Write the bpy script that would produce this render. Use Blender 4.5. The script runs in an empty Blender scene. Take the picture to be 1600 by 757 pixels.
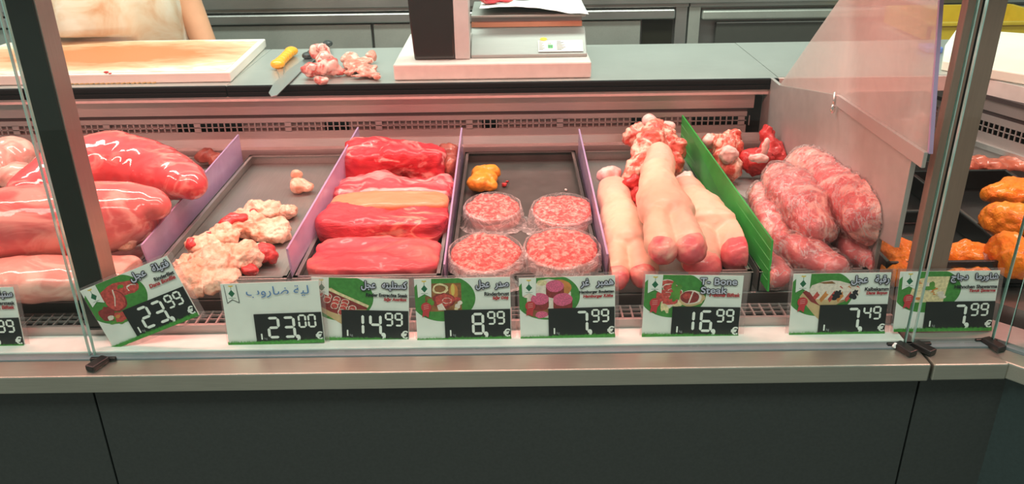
import bpy, bmesh, math, random
from mathutils import Vector, Matrix, Euler, noise

S = bpy.context.scene
COL = S.collection
R = math.radians
random.seed(7)

# ---------------------------------------------------------------- camera
F_PX, PITCH, ROLL = 1300.0, 24.7, -0.8
CAM = Vector((0, -1.14, 1.535))
ROT = (Matrix.Rotation(R(90 - PITCH), 3, 'X') @ Matrix.Rotation(R(ROLL), 3, 'Z'))
cd = bpy.data.cameras.new('camera')
cam = bpy.data.objects.new('camera', cd)
COL.objects.link(cam)
cam.location = CAM
cam.rotation_euler = ROT.to_euler()
cd.sensor_width = 36
cd.lens = F_PX / 1600 * 36
cd.clip_start = .02
S.camera = cam

# ---------------------------------------------------------------- light
S.view_settings.view_transform = 'Standard'
S.view_settings.look = 'None'
S.view_settings.gamma = 1
S.view_settings.use_curve_mapping = False
S.view_settings.exposure = 0.0
W = bpy.data.worlds.new('store_light')
S.world = W
W.use_nodes = True
bg = W.node_tree.nodes['Background']
bg.inputs[0].default_value = (.74, .86, .76, 1)
bg.inputs[1].default_value = .36


def area(name, loc, rot, sx, sy, power, col):
    l = bpy.data.lights.new(name, 'AREA')
    l.shape = 'RECTANGLE'
    l.size, l.size_y = sx, sy
    l.energy = power
    l.color = col
    o = bpy.data.objects.new(name, l)
    COL.objects.link(o)
    o.location = loc
    o.rotation_euler = [R(a) for a in rot]
    return o


area('meat_tube_lamp', (-.50, .27, 1.465), (8, 0, 0), 1.92, .04, 14.5, (1, .37, .32))
area('meat_tube_lamp', (1.06, .22, 1.465), (8, 0, 0), .42, .04, 4, (1, .38, .32))
area('shop_ceiling_lamp', (-.2, -.80, 2.9), (14, 0, 0), 3.4, .5, 52, (.90, 1, .90))
area('staff_ceiling_lamp', (-.3, 1.05, 2.6), (22, 0, 0), 3.4, .3, 76, (.94, 1, .90))

# ---------------------------------------------------------------- helpers


def ray(px, py):
    return ROT @ Vector(((px - 800) / F_PX, -(py - 378.5) / F_PX, -1))


def _on(ax, v, px, py):
    d = ray(px, py)
    return CAM + d * ((v - CAM[ax]) / d[ax])


def onx(v, px, py): return _on(0, v, px, py)
def ony(v, px, py): return _on(1, v, px, py)
def onz(v, px, py): return _on(2, v, px, py)


MATS = {}


def nodes(name):
    m = bpy.data.materials.new(name)
    m.use_nodes = True
    nt = m.node_tree
    return m, nt, nt.nodes['Principled BSDF']


def N(nt, t, **kw):
    n = nt.nodes.new('ShaderNode' + t)
    for k, v in kw.items():
        if k in n.inputs:
            n.inputs[k].default_value = v
        else:
            setattr(n, k, v)
    return n


def noise_tex(nt, scale, stretch=(1, 1, 1), detail=4, rough=.55, dist=0.0, rot=(0, 0, 0)):
    tc = N(nt, 'TexCoord')
    mp = N(nt, 'Mapping')
    mp.inputs['Scale'].default_value = stretch
    mp.inputs['Rotation'].default_value = rot
    nt.links.new(tc.outputs['Object'], mp.inputs['Vector'])
    n = N(nt, 'TexNoise', Scale=scale, Detail=detail, Roughness=rough, Distortion=dist)
    nt.links.new(mp.outputs[0], n.inputs['Vector'])
    return n


def ramp(nt, src, stops):
    r = N(nt, 'ValToRGB')
    e = r.color_ramp.elements
    while len(e) < len(stops):
        e.new(.5)
    for el, (p, c) in zip(e, stops):
        el.position = p
        el.color = (*c, 1) if len(c) == 3 else c
    nt.links.new(src, r.inputs[0])
    return r


def mix(nt, fac, a, b):
    m = N(nt, 'Mix', data_type='RGBA')
    if hasattr(fac, 'node'):
        nt.links.new(fac, m.inputs[0])
    else:
        m.inputs[0].default_value = fac
    for s, k in ((a, 6), (b, 7)):
        if hasattr(s, 'node'):
            nt.links.new(s, m.inputs[k])
        else:
            m.inputs[k].default_value = (*s, 1)
    return m.outputs[2]


def bump(nt, src, b, strength, dist=.002):
    n = N(nt, 'Bump', Strength=strength, Distance=dist)
    nt.links.new(src, n.inputs['Height'])
    nt.links.new(n.outputs[0], b.inputs['Normal'])


def plain(name, col, rough=.5, metal=0, var=.06, scale=40, bmp=0, coat=0, stretch=(1, 1, 1), spec=.5):
    """one-colour surface with a slight mottling"""
    if name in MATS:
        return MATS[name]
    m, nt, b = nodes(name)
    n = noise_tex(nt, scale, stretch)
    lo = tuple(max(0, c * (1 - var)) for c in col)
    hi = tuple(min(1, c * (1 + var)) for c in col)
    r = ramp(nt, n.outputs['Fac'], [(.3, lo), (.7, hi)])
    nt.links.new(r.outputs[0], b.inputs['Base Color'])
    b.inputs['Roughness'].default_value = rough
    b.inputs['Metallic'].default_value = metal
    b.inputs['Coat Weight'].default_value = coat
    b.inputs['Coat Roughness'].default_value = .1
    b.inputs['Specular IOR Level'].default_value = spec
    if bmp:
        bump(nt, n.outputs['Fac'], b, bmp)
    MATS[name] = m
    return m


def meat(name, c1, c2, fat, amt=.4, sc=18, st=(1, 1, 1), rough=.38, coat=.35, bmp=.35, dist=1.2, coat_rough=.12, soft=.06, rot=(0, 0, 0), fine=1.0, vein=0, vsc=10, vst=(1, 1, 1), vdist=1.5):
    """muscle in two reds with fat seams and patches"""
    if name in MATS:
        return MATS[name]
    m, nt, b = nodes(name)
    a = noise_tex(nt, sc * 2, st, 6, .6, .4, rot)
    r = ramp(nt, a.outputs['Fac'], [(.32, c1), (.68, c2)])
    f = noise_tex(nt, sc, st, 5, .55, dist, rot)
    t = 1 - amt
    fr = ramp(nt, f.outputs['Fac'], [(t - soft, (0, 0, 0)), (t + soft, (1, 1, 1))])
    col = mix(nt, fr.outputs[0], r.outputs[0], fat)
    if vein:
        q = noise_tex(nt, vsc, vst, 4, .5, vdist, rot)
        vr = ramp(nt, q.outputs['Fac'], [(.5 - vein, (0, 0, 0)), (.5, (1, 1, 1)), (.5 + vein, (0, 0, 0))])
        br = noise_tex(nt, vsc * .7, vst, 2, .5, 0, rot)
        bk = ramp(nt, br.outputs['Fac'], [(.44, (0, 0, 0)), (.54, (.9, .9, .9))])
        mu = N(nt, 'Math', operation='MULTIPLY')
        nt.links.new(vr.outputs[0], mu.inputs[0])
        nt.links.new(bk.outputs[0], mu.inputs[1])
        col = mix(nt, mu.outputs[0], col, fat)
    nt.links.new(col, b.inputs['Base Color'])
    b.inputs['Roughness'].default_value = max(rough, .45)
    b.inputs['Specular IOR Level'].default_value = .3
    b.inputs['Coat Weight'].default_value = coat
    b.inputs['Coat Roughness'].default_value = coat_rough
    b.inputs['Subsurface Weight'].default_value = .08
    b.inputs['Subsurface Radius'].default_value = (.012, .004, .003)
    h = noise_tex(nt, sc * 5 * fine, st, 5, .6, .6, rot)
    bump(nt, h.outputs['Fac'], b, bmp, .004)
    MATS[name] = m
    return m


def steel(name, col=(.60, .60, .58), rough=.32, metal=.92, stretch=(2, 60, 60)):
    if name in MATS:
        return MATS[name]
    m, nt, b = nodes(name)
    n = noise_tex(nt, 9, stretch, 5, .6)
    k = noise_tex(nt, 5, (1, 1, 1), 5, .6)
    r = ramp(nt, n.outputs['Fac'], [(.25, tuple(c * .86 for c in col)), (.75, col)])
    g = ramp(nt, k.outputs['Fac'], [(.3, (.9, .9, .9)), (.7, (1, 1, 1))])
    mm = N(nt, 'Mix', data_type='RGBA', blend_type='MULTIPLY')
    mm.inputs[0].default_value = 1
    nt.links.new(r.outputs[0], mm.inputs[6])
    nt.links.new(g.outputs[0], mm.inputs[7])
    nt.links.new(mm.outputs[2], b.inputs['Base Color'])
    b.inputs['Metallic'].default_value = metal
    rr = N(nt, 'MapRange')
    rr.inputs['To Min'].default_value = rough - .07
    rr.inputs['To Max'].default_value = rough + .1
    nt.links.new(k.outputs['Fac'], rr.inputs['Value'])
    nt.links.new(rr.outputs[0], b.inputs['Roughness'])
    bump(nt, n.outputs['Fac'], b, .05, .001)
    MATS[name] = m
    return m


def clear(name, tint=(.97, 1, .98), gloss=.06, rough=.02, milk=0.0, milk_col=(.9, .85, .83), wrinkle=0.0, wscale=40, mscale=4, base_milk=.04):
    """thin see-through sheet: clear body, fresnel shine, optional haze of dirt, crumpled film or painted highlights"""
    if name in MATS:
        return MATS[name]
    m = bpy.data.materials.new(name)
    m.use_nodes = True
    nt = m.node_tree
    nt.nodes.remove(nt.nodes['Principled BSDF'])
    out = nt.nodes['Material Output']
    tr = N(nt, 'BsdfTransparent', Color=(*tint, 1))
    gl = N(nt, 'BsdfGlossy', Roughness=rough)
    fr = N(nt, 'LayerWeight', Blend=.5)
    if wrinkle:
        w = noise_tex(nt, wscale, (1, 1, 1), 4, .6, 1.6)
        bp = N(nt, 'Bump', Strength=wrinkle, Distance=.01)
        nt.links.new(w.outputs['Fac'], bp.inputs['Height'])
        nt.links.new(bp.outputs[0], gl.inputs['Normal'])
        nt.links.new(bp.outputs[0], fr.inputs['Normal'])
    pw = N(nt, 'Math', operation='POWER')
    nt.links.new(fr.outputs['Facing'], pw.inputs[0])
    pw.inputs[1].default_value = 5
    mr = N(nt, 'MapRange')
    mr.inputs['To Min'].default_value = gloss * .5
    mr.inputs['To Max'].default_value = .75
    nt.links.new(pw.outputs[0], mr.inputs['Value'])
    last = tr.outputs[0]
    if milk:
        df = N(nt, 'BsdfDiffuse', Color=(*milk_col, 1))
        tl = N(nt, 'BsdfTranslucent', Color=(*milk_col, 1))
        a = N(nt, 'MixShader', Fac=.4)
        nt.links.new(df.outputs[0], a.inputs[1])
        nt.links.new(tl.outputs[0], a.inputs[2])
        k = noise_tex(nt, mscale, (1, 1, 1), 5, .65, .8 if not wrinkle else 2.2)
        if wrinkle:
            rp = ramp(nt, k.outputs['Fac'], [(.46, (base_milk,) * 3), (.50, (milk,) * 3), (.54, (base_milk,) * 3)])
        else:
            rp = ramp(nt, k.outputs['Fac'], [(.25, (milk * .8,) * 3), (.75, (min(1, milk * 1.2),) * 3)])
        b = N(nt, 'MixShader')
        nt.links.new(rp.outputs[0], b.inputs[0])
        nt.links.new(last, b.inputs[1])
        nt.links.new(a.outputs[0], b.inputs[2])
        last = b.outputs[0]
    c = N(nt, 'MixShader')
    nt.links.new(mr.outputs[0], c.inputs[0])
    nt.links.new(last, c.inputs[1])
    nt.links.new(gl.outputs[0], c.inputs[2])
    nt.links.new(c.outputs[0], out.inputs['Surface'])
    MATS[name] = m
    return m


# ---- objects


def link(name, me, parent=None):
    o = bpy.data.objects.new(name, me)
    COL.objects.link(o)
    if parent:
        o.parent = parent
        top = parent
        mi = Matrix.Identity(4)
        chain = []
        while top:
            chain.append(top)
            top = top.parent
        for p in reversed(chain):
            mi = mi @ (p.matrix_parent_inverse if p.parent else Matrix.Identity(4)) @ p.matrix_basis
        o.matrix_parent_inverse = mi.inverted()
    return o


def tag(o, label, cat, group=None, kind=None):
    if label:
        o['label'] = label
    if cat:
        o['category'] = cat
    if group:
        o['group'] = group
    if kind:
        o['kind'] = kind
    return o


def thing(name, label, cat, loc=(0, 0, 0), group=None, mat4=None):
    o = bpy.data.objects.new(name, None)
    COL.objects.link(o)
    o.empty_display_size = .05
    if mat4 is not None:
        o.matrix_basis = mat4
    else:
        o.location = loc
    return tag(o, label, cat, group)


def mesh(name, bm, mats, parent=None, smooth=False, bevel=0, recentre=False):
    me = bpy.data.meshes.new(name)
    bmesh.ops.recalc_face_normals(bm, faces=bm.faces)
    bm.to_mesh(me)
    bm.free()
    for m in (mats if isinstance(mats, (list, tuple)) else [mats]):
        me.materials.append(m)
    if smooth:
        me.polygons.foreach_set('use_smooth', [True] * len(me.polygons))
    o = link(name, me, parent)
    if recentre and not parent:
        base(o)
    if bevel:
        md = o.modifiers.new('edge', 'BEVEL')
        md.width = bevel
        md.segments = 2
        md.limit_method = 'ANGLE'
    return o


def base(o):
    """put a free mesh's origin at the middle of its underside"""
    vs = [v.co for v in o.data.vertices]
    lo = Vector([min(v[i] for v in vs) for i in range(3)])
    hi = Vector([max(v[i] for v in vs) for i in range(3)])
    c = Vector(((lo.x + hi.x) / 2, (lo.y + hi.y) / 2, lo.z))
    o.data.transform(Matrix.Translation(-c))
    o.location = c
    return o


def BM(): return bmesh.new()


def box(bm, x0, x1, y0, y1, z0, z1, mi=0, M=None):
    r = bmesh.ops.create_cube(bm, size=1)
    T = Matrix.Translation(((x0 + x1) / 2, (y0 + y1) / 2, (z0 + z1) / 2)) @ Matrix.Diagonal((x1 - x0, y1 - y0, z1 - z0, 1))
    if M is not None:
        T = M @ T
    bmesh.ops.transform(bm, matrix=T, verts=r['verts'])
    for v in r['verts']:
        for f in v.link_faces:
            f.material_index = mi
    return r['verts']


def boxo(name, x0, x1, y0, y1, z0, z1, m, parent=None, bevel=0, M=None):
    bm = BM()
    box(bm, x0, x1, y0, y1, z0, z1, 0, M)
    return mesh(name, bm, m, parent, bevel=bevel, recentre=True)


def prism(bm, pts, ext, mi=0):
    ext = Vector(ext)
    a = [bm.verts.new(Vector(p)) for p in pts]
    b = [bm.verts.new(Vector(p) + ext) for p in pts]
    n = len(a)
    fs = [bm.faces.new(a), bm.faces.new(b[::-1])]
    for i in range(n):
        fs.append(bm.faces.new((a[i], b[i], b[(i + 1) % n], a[(i + 1) % n])))
    for f in fs:
        f.material_index = mi


def prismo(name, pts, ext, m, parent=None, bevel=0):
    bm = BM()
    prism(bm, pts, ext)
    return mesh(name, bm, m, parent, bevel=bevel, recentre=True)


def cyl(bm, p0, p1, r0, r1=None, seg=16, mi=0):
    p0, p1 = Vector(p0), Vector(p1)
    r1 = r0 if r1 is None else r1
    d = p1 - p0
    r = bmesh.ops.create_cone(bm, cap_ends=True, segments=seg, radius1=r0, radius2=r1, depth=d.length)
    T = Matrix.Translation((p0 + p1) / 2) @ d.to_track_quat('Z', 'Y').to_matrix().to_4x4()
    bmesh.ops.transform(bm, matrix=T, verts=r['verts'])
    for v in r['verts']:
        for f in v.link_faces:
            f.material_index = mi


def baked(bm, mods):
    me = bpy.data.meshes.new('tmp')
    bm.to_mesh(me)
    bm.free()
    o = bpy.data.objects.new('tmp', me)
    COL.objects.link(o)
    for t, kw in mods:
        md = o.modifiers.new(t, t)
        for k, v in kw.items():
            setattr(md, k, v)
    dg = bpy.context.evaluated_depsgraph_get()
    dg.update()
    out = bpy.data.meshes.new_from_object(o.evaluated_get(dg))
    bpy.data.objects.remove(o)
    bpy.data.meshes.remove(me)
    return out


XLIM = [None]


def rough_up(me, nz, seed=0, floor=None):
    sd = Vector((seed * 3.17, seed * 1.31, seed * 2.77))
    for v in me.vertices:
        pass
    nrm = [v.normal.copy() for v in me.vertices]
    for v, n in zip(me.vertices, nrm):
        d = 0
        for a, s in nz:
            d += a * noise.noise(v.co * s + sd)
        v.co += n * d
        if floor is not None and v.co.z < floor:
            v.co.z = floor
        if XLIM[0] and v.co.z < XLIM[0][2]:
            lo, hi, zt = XLIM[0]
            if zt < 2 and (v.co.x > hi or v.co.x < lo) and v.co.z > zt - .030:
                v.co.z = zt + .001
            else:
                v.co.x = min(max(v.co.x, lo), hi)
    me.polygons.foreach_set('use_smooth', [True] * len(me.polygons))
    me.update()


def ell(bm, c, r, rot=(0, 0, 0), sub=3):
    k = bmesh.ops.create_icosphere(bm, subdivisions=sub, radius=1)
    T = Matrix.Translation(c) @ Euler([R(a) for a in rot]).to_matrix().to_4x4() @ Matrix.Diagonal((*r, 1))
    bmesh.ops.transform(bm, matrix=T, verts=k['verts'])


def E(px, py, z, rx, ry=None, rz=None, rot=(0, 0, 0)):
    """a lump whose middle is seen at (px, py) and lies at height z"""
    return (onz(z, px, py), (rx, ry or rx, rz or rx), rot)


def chain(es, steps=3):
    """fill in between consecutive lumps so that they fuse into one body"""
    out = []
    for a, b in zip(es, es[1:]):
        for i in range(steps):
            t = i / steps
            out.append((Vector(a[0]).lerp(Vector(b[0]), t), tuple(p + (q - p) * t for p, q in zip(a[1], b[1])), a[2]))
    out.append(es[-1])
    return out


def blob(name, ells, mat, parent=None, voxel=.005, smooth=5, nz=((.006, 32), (.004, 75), (.002, 160)), seed=1, floor=None, grow=0):
    bm = BM()
    for c, r, rot in ells:
        ell(bm, c, tuple(q + grow for q in r), rot)
    me = baked(bm, [('REMESH', dict(mode='VOXEL', voxel_size=voxel)), ('SMOOTH', dict(factor=.5, iterations=smooth))])
    rough_up(me, nz, seed, floor)
    me.materials.clear()
    me.materials.append(mat)
    o = link(name, me, parent)
    if not parent:
        base(o)
    return o


def block(name, c, h, mat, parent=None, ex=4.0, rotz=0, tilt=0, nz=((.006, 14), (.0025, 45), (.0012, 110)), seed=1, sub=26, floor=None, taper=0):
    bm = BM()
    bmesh.ops.create_cube(bm, size=2)
    bmesh.ops.subdivide_edges(bm, edges=bm.edges[:], cuts=sub, use_grid_fill=True)
    T = Matrix.Translation(c) @ Euler((R(tilt), 0, R(rotz))).to_matrix().to_4x4()
    for v in bm.verts:
        p = v.co
        k = (abs(p.x) ** ex + abs(p.y) ** ex + abs(p.z) ** ex) ** (-1 / ex)
        q = p * k
        s = 1 - taper * q.x
        v.co = T @ Vector((q.x * h[0], q.y * h[1] * s, q.z * h[2] * s))
    bm.normal_update()
    me = bpy.data.meshes.new(name)
    bmesh.ops.recalc_face_normals(bm, faces=bm.faces)
    bm.to_mesh(me)
    bm.free()
    rough_up(me, nz, seed, floor)
    me.materials.append(mat)
    o = link(name, me, parent)
    if not parent:
        base(o)
    return o


# ---------------------------------------------------------------- materials
ST = steel('brushed_steel')
ST_DARK = steel('dull_steel', (.34, .34, .33), .38)
ST_TOP = steel('worktop_steel', (.64, .67, .64), .33, .8, (3, 40, 40))
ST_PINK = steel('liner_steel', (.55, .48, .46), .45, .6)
ST_RAIL = steel('rail_steel', (.56, .56, .48), .33, .9)
ST_TRAY = steel('tray_steel', (.44, .42, .40), .36, .75, (40, 2, 40))
BLACK = plain('black_plastic', (.012, .012, .012), .35)
RUBBER = plain('black_edge_rubber', (.007, .007, .008), .6, spec=.15)
PANEL = plain('grey_front_laminate', (.038, .045, .042), .5, 0, .12, 180)
WHITE = plain('white_shelf', (.78, .80, .76), .35)
GREENG = plain('green_glass_edge', (.30, .50, .44), .12, coat=1)
GLASS = clear('counter_glass', (.97, .995, .98), .045)
PLEXI = clear('hazy_acrylic', (.95, .93, .92), .05, .06, .46, (.80, .74, .70), mscale=5)
PURPLE = clear('lilac_acrylic', (.86, .80, .90), .12, .12, .60, (.74, .56, .78), mscale=7)
PURPLE_EDGE = plain('lilac_edge', (.42, .28, .46), .3)
HOLDER = clear('clear_card_sleeve', (.98, .97, .97), .06, .05, .10, (.85, .75, .75))
BOARD_W = plain('white_cutting_plastic', (.70, .68, .62), .5, var=.04, scale=12)
FLOOR_M = plain('floor_tile', (.30, .30, .28), .5)
WALL_M = plain('white_wall', (.55, .57, .54), .6)
FILM = clear('cling_film', (1, .985, .98), .10, .09, .48, (.92, .80, .78), wrinkle=.9, wscale=30, mscale=13, base_milk=.05)  # whitish folds of the film, strengthened to paint its white highlights
FILM2 = clear('patty_film', (1, .985, .98), .12, .12, .8, (.94, .82, .80), wrinkle=1, wscale=45, mscale=16, base_milk=.34)

# ---------------------------------------------------------------- setting
boxo('floor', -4, 4, -4, 3.2, -.05, 0, FLOOR_M)['kind'] = 'structure'
boxo('added_canopy_1', -1.5, 1.5, -.03, .50, 1.485, 1.53, ST)['kind'] = 'structure'  # added canopy out of view, keeps shop light off the meat
boxo('wall_back', -4, 4, 3.0, 3.1, 0, 3.0, WALL_M)['kind'] = 'structure'

# ---------------------------------------------------------------- display counter (main run)
ZS, ZT, ZL, ZW = .822, .862, .885, 1.055
XL, XR = -1.45, .632
dc = thing('display_counter', 'long refrigerated meat display counter with dark grey front panels', 'display counter', (-.4, .4, 0))
for x0, x1 in ((XL, -.667), (-.664, .640)):
    boxo('front_panel', x0, x1, -.040, -.025, .02, .786, PANEL, dc, .001)
boxo('bumper_rail', XL, XR + .014, -.055, -.008, .786, .817, ST_RAIL, dc, .0025)
boxo('glass_channel', XL, XR + .012, -.008, .010, .786, .8195, plain('grey_gasket', (.16, .19, .20), .4), dc, .002)
boxo('sill_shelf', XL, XR, .010, .062, .79, ZS, WHITE, dc, .002)
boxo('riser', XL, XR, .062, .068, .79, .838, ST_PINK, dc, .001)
bm = BM()
x = XL
while x < XR - .01:
    box(bm, x, x + .003, .068, .110, .834, .838)
    x += .017
for y in (.068, .083, .097, .109):
    box(bm, XL, XR, y, y + .002, .833, .837)
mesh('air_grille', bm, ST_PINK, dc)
boxo('air_slot', XL, XR, .068, .135, .775, .78, BLACK, dc)
boxo('deck', XL, XR, .135, .835, .79, .846, ST_DARK, dc, .002)
boxo('back_ledge', XL, XR, .815, .845, .846, .895, ST_PINK, dc, .001)
prismo('ledge_lip', [(XL, .836, .895), (XL, .842, .913), (XL, .846, .913), (XL, .846, .895)], (XR - XL, 0, 0), steel('bright_lip', (.75, .72, .70), .3, .8), dc)
# perforated return-air panel with two rows of square openings
bm = BM()
gx0, gx1 = XL, XR - .05
box(bm, gx0, gx1, .846, .849, .895, .932)
box(bm, gx0, gx1, .846, .849, .954, .966)
box(bm, gx0, gx1, .846, .849, .9421, .9439)
x = gx0
i = 0
while x < gx1 - .012:
    wd = .003 if i % 14 else .016
    box(bm, x, x + wd, .846, .849, .931, .955)
    x += .0125 + (wd if i % 14 == 0 else .0025)
    i += 1
box(bm, x, gx1 + .006, .846, .849, .931, .955)
mesh('perforated_panel', bm, ST_PINK, dc)
for a, b in ((-1.45, -1.17), (-1.13, -.83), (-.66, -.46), (-.40, -.07), (-.03, .30), (.34, .45)):
    boxo('closing_strip', a, b, .856, .860, .925, .958, plain('shutter_strip', (.30, .22, .21), .5), dc)
boxo('air_plenum', XL, XR, .90, .905, .88, .99, BLACK, dc)
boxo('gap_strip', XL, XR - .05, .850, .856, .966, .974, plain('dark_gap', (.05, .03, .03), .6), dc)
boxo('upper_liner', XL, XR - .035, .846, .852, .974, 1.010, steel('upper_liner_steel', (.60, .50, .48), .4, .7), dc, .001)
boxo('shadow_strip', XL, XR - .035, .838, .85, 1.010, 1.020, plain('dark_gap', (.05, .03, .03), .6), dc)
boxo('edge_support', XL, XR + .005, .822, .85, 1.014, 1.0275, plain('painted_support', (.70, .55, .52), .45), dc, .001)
boxo('cabinet_body', XL, XR, .91, 1.18, .02, 1.0, ST_DARK, dc)
boxo('rear_kick', XL, XR, -.02, .9, .0, .1, BLACK, dc)

# end wall on the right, its low front corner left open
ew = [(.620, .140, .846), (.620, .86, .846), (.620, .86, 1.055), (.620, .747, 1.055), (.620, .393, 1.1235), (.620, .388, 1.107), (.620, .079, 1.107), (.620, .079, .955), (.620, .140, .945)]
prismo('end_wall', ew, (.008, 0, 0), steel('end_wall_steel', (.62, .58, .56), .48, .7, (40, 4, 4)), dc)
prismo('end_pane', [(.622, .079, .84), (.622, .140, .84), (.622, .140, .945), (.622, .079, .955)], (.004, 0, 0), GLASS, dc)

# ---- worktop slabs with black laminated edges
for x0, x1, lab in ((XL, -.6745, 'steel worktop slab with black edge under the large stained cutting board'), (-.6735, .640, 'long steel worktop slab with black edge carrying scale and knives')):
    w = thing('worktop', lab, 'worktop', ((x0 + x1) / 2, 1.0, 1.035))
    boxo('steel_top', x0, x1, .818, 1.235, 1.046, ZW, ST_TOP, w, .0015)
    boxo('black_edge', x0, x1, .810, .84, 1.041, 1.0548, RUBBER, w, .003)
    boxo('black_edge', x0, x1, .811, .84, 1.028, 1.0405, RUBBER, w, .003)
w = thing('worktop', 'short steel worktop beyond the seam on the right, edge pink lit', 'worktop', (.8, 1.0, 1.035))
prismo('steel_top', [(.641, .825, 1.035), (1.10, .825, 1.035), (1.24, .56, 1.035), (1.62, .74, 1.035), (1.3, 1.24, 1.035), (.641, 1.235, 1.035)], (0, 0, .02), ST_TOP, w)
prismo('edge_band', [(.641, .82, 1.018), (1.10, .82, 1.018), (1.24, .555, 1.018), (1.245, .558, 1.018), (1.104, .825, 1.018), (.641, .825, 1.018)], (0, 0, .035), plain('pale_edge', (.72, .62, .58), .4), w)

# ---- wedge and turned section of the counter to the right
d = Vector((math.cos(R(45)), -math.sin(R(45)), 0))
c0 = Vector((.772, -.008, 0))


def turned(u, v, z):
    """a point u along the turned counter front and v behind it"""
    return c0 + d * u + Vector((d.y * -1, d.x, 0)) * v + Vector((0, 0, z))


tc = thing('corner_counter', 'corner display counter on the right turning toward the shopper', 'display counter', (.8, .4, 0))
boxo('front_panel', .643, .80, -.040, -.025, .02, .786, PANEL, tc, .001)
prismo('front_panel', [turned(.02, -.018, .02), turned(.8, -.018, .02), turned(.8, 0, .02), turned(.02, 0, .02)], (0, 0, .766), plain('teal_grey_laminate', (.030, .050, .049), .5, 0, .12, 180), tc)
boxo('bumper_rail', .650, .766, -.056, -.008, .788, .817, ST_RAIL, tc, .0025)
prismo('bumper_rail', [turned(-.012, -.036, .788), turned(.8, -.036, .788), turned(.8, .004, .788), turned(.005, .004, .788)], (0, 0, .029), ST_RAIL, tc, .0025)
boxo('glass_channel', .648, .772, -.008, .010, .786, .8195, plain('grey_gasket', (.16, .19, .20), .4), tc)
prismo('glass_channel', [turned(.008, .004, .788), turned(.8, .004, .788), turned(.8, .022, .788), turned(.008, .022, .788)], (0, 0, .033), plain('grey_gasket', (.16, .19, .20), .4), tc)
prismo('sill_shelf', [(.645, .010, .80), (.775, .010, .80), turned(.8, .022, .80), turned(.8, .09, .80), (.80, .070, .80), (.645, .070, .80)], (0, 0, .024), ST_PINK, tc)
# grille lying on the turned sill, lamp pink put into its colour
bm = BM()
for i in range(14):
    a = .055 + i * .02
    prism(bm, [turned(a, .026, .826), turned(a + .015, .026, .826), turned(a + .015, .075, .834), turned(a, .075, .834)], (0, 0, .004))
prism(bm, [turned(.05, .026, .8245), turned(.34, .026, .8245), turned(.34, .08, .832), turned(.05, .08, .832)], (0, 0, .002))
mesh('air_grille', bm, plain('pink_lit_grille', (.85, .55, .55), .35), tc)
prismo('deck', [(.645, .10, .80), (.80, .10, .80), turned(.8, .12, .80), turned(.8, .95, .80), (1.13, .80, .80), (.645, .80, .80)], (0, 0, .046), ST_DARK, tc)
pb0, pb1 = onz(.911, 1490, 204), onz(.911, 1640, 253)
dd = (pb1 - pb0).normalized()
nn = Vector((-dd.y, dd.x, 0))
if nn.y < 0:
    nn = -nn


def rb(u, v, z):
    p = pb0 + dd * u + nn * v
    return Vector((p.x, p.y, z))


UL = .34
bm = BM()
def rbox(bm, u0, u1, v0, v1, z0, z1):
    prism(bm, [rb(u0, v0, z0), rb(u1, v0, z0), rb(u1, v1, z0), rb(u0, v1, z0)], (0, 0, z1 - z0))
rbox(bm, -.1, UL, 0, .003, .905, .930)
rbox(bm, -.1, UL, 0, .003, .956, .972)
rbox(bm, -.1, UL, 0, .003, .9425, .9445)
for i in range(30):
    rbox(bm, -.1 + i * .0145, -.097 + i * .0145, 0, .003, .93, .956)
mesh('perforated_panel', bm, ST_PINK, tc)
for nm, u0, u1, v0, v1, z0, z1, m in (('back_ledge', -.1, UL, -.012, .012, .846, .906, ST_PINK), ('ledge_lip', -.1, UL, -.016, -.011, .896, .908, MATS['bright_lip']),
                                      ('closing_strip', -.1, .05, .008, .011, .925, .96, MATS['shutter_strip']), ('air_plenum', -.1, UL, .05, .055, .88, 1.0, BLACK),
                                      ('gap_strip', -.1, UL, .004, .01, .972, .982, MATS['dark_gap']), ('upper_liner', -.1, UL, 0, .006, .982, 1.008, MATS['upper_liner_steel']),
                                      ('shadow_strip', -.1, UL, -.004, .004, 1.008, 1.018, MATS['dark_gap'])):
    bm = BM()
    rbox(bm, u0, u1, v0, v1, z0, z1)
    mesh(nm, bm, m, tc)

# ---------------------------------------------------------------- glass


def pane(label, quad, n, glass=GLASS):
    q = [Vector(p) for p in quad]
    o = prismo('glass_screen', q, n, glass)
    tag(o, label, 'glass pane')
    dn = Vector(n)
    for a, b in ((q[1], q[2]), (q[3], q[0])):
        w = (q[1] - q[0]).normalized() * .0012
        s = w if a is q[1] else -w
        prismo('glass_edge', [a, b, b + s, a + s], dn, GREENG, o)
    return o


pane('wide clear front glass between the two steel posts, over seven price cards', [(-.672, 0, .8205), (.628, 0, .8205), (.628, 0, 1.46), (-.672, 0, 1.46)], (0, .006, 0))
pane('front glass left of the dark steel post at the far left', [(-1.45, 0, .8205), (-.681, 0, .8205), (-.681, 0, 1.46), (-1.45, 0, 1.46)], (0, .006, 0))
pane('narrow front glass before the shawarma price card', [(.641, 0, .8205), (.768, 0, .8205), (.768, 0, 1.46), (.641, 0, 1.46)], (0, .006, 0))
n45 = Vector((-d.y, d.x, 0)) * .006
pane('turned front glass at the right edge, before the last price card', [turned(.01, .008, .822), turned(.8, .008, .822), turned(.8, .008, 1.46), turned(.01, .008, 1.46)], n45)

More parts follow.
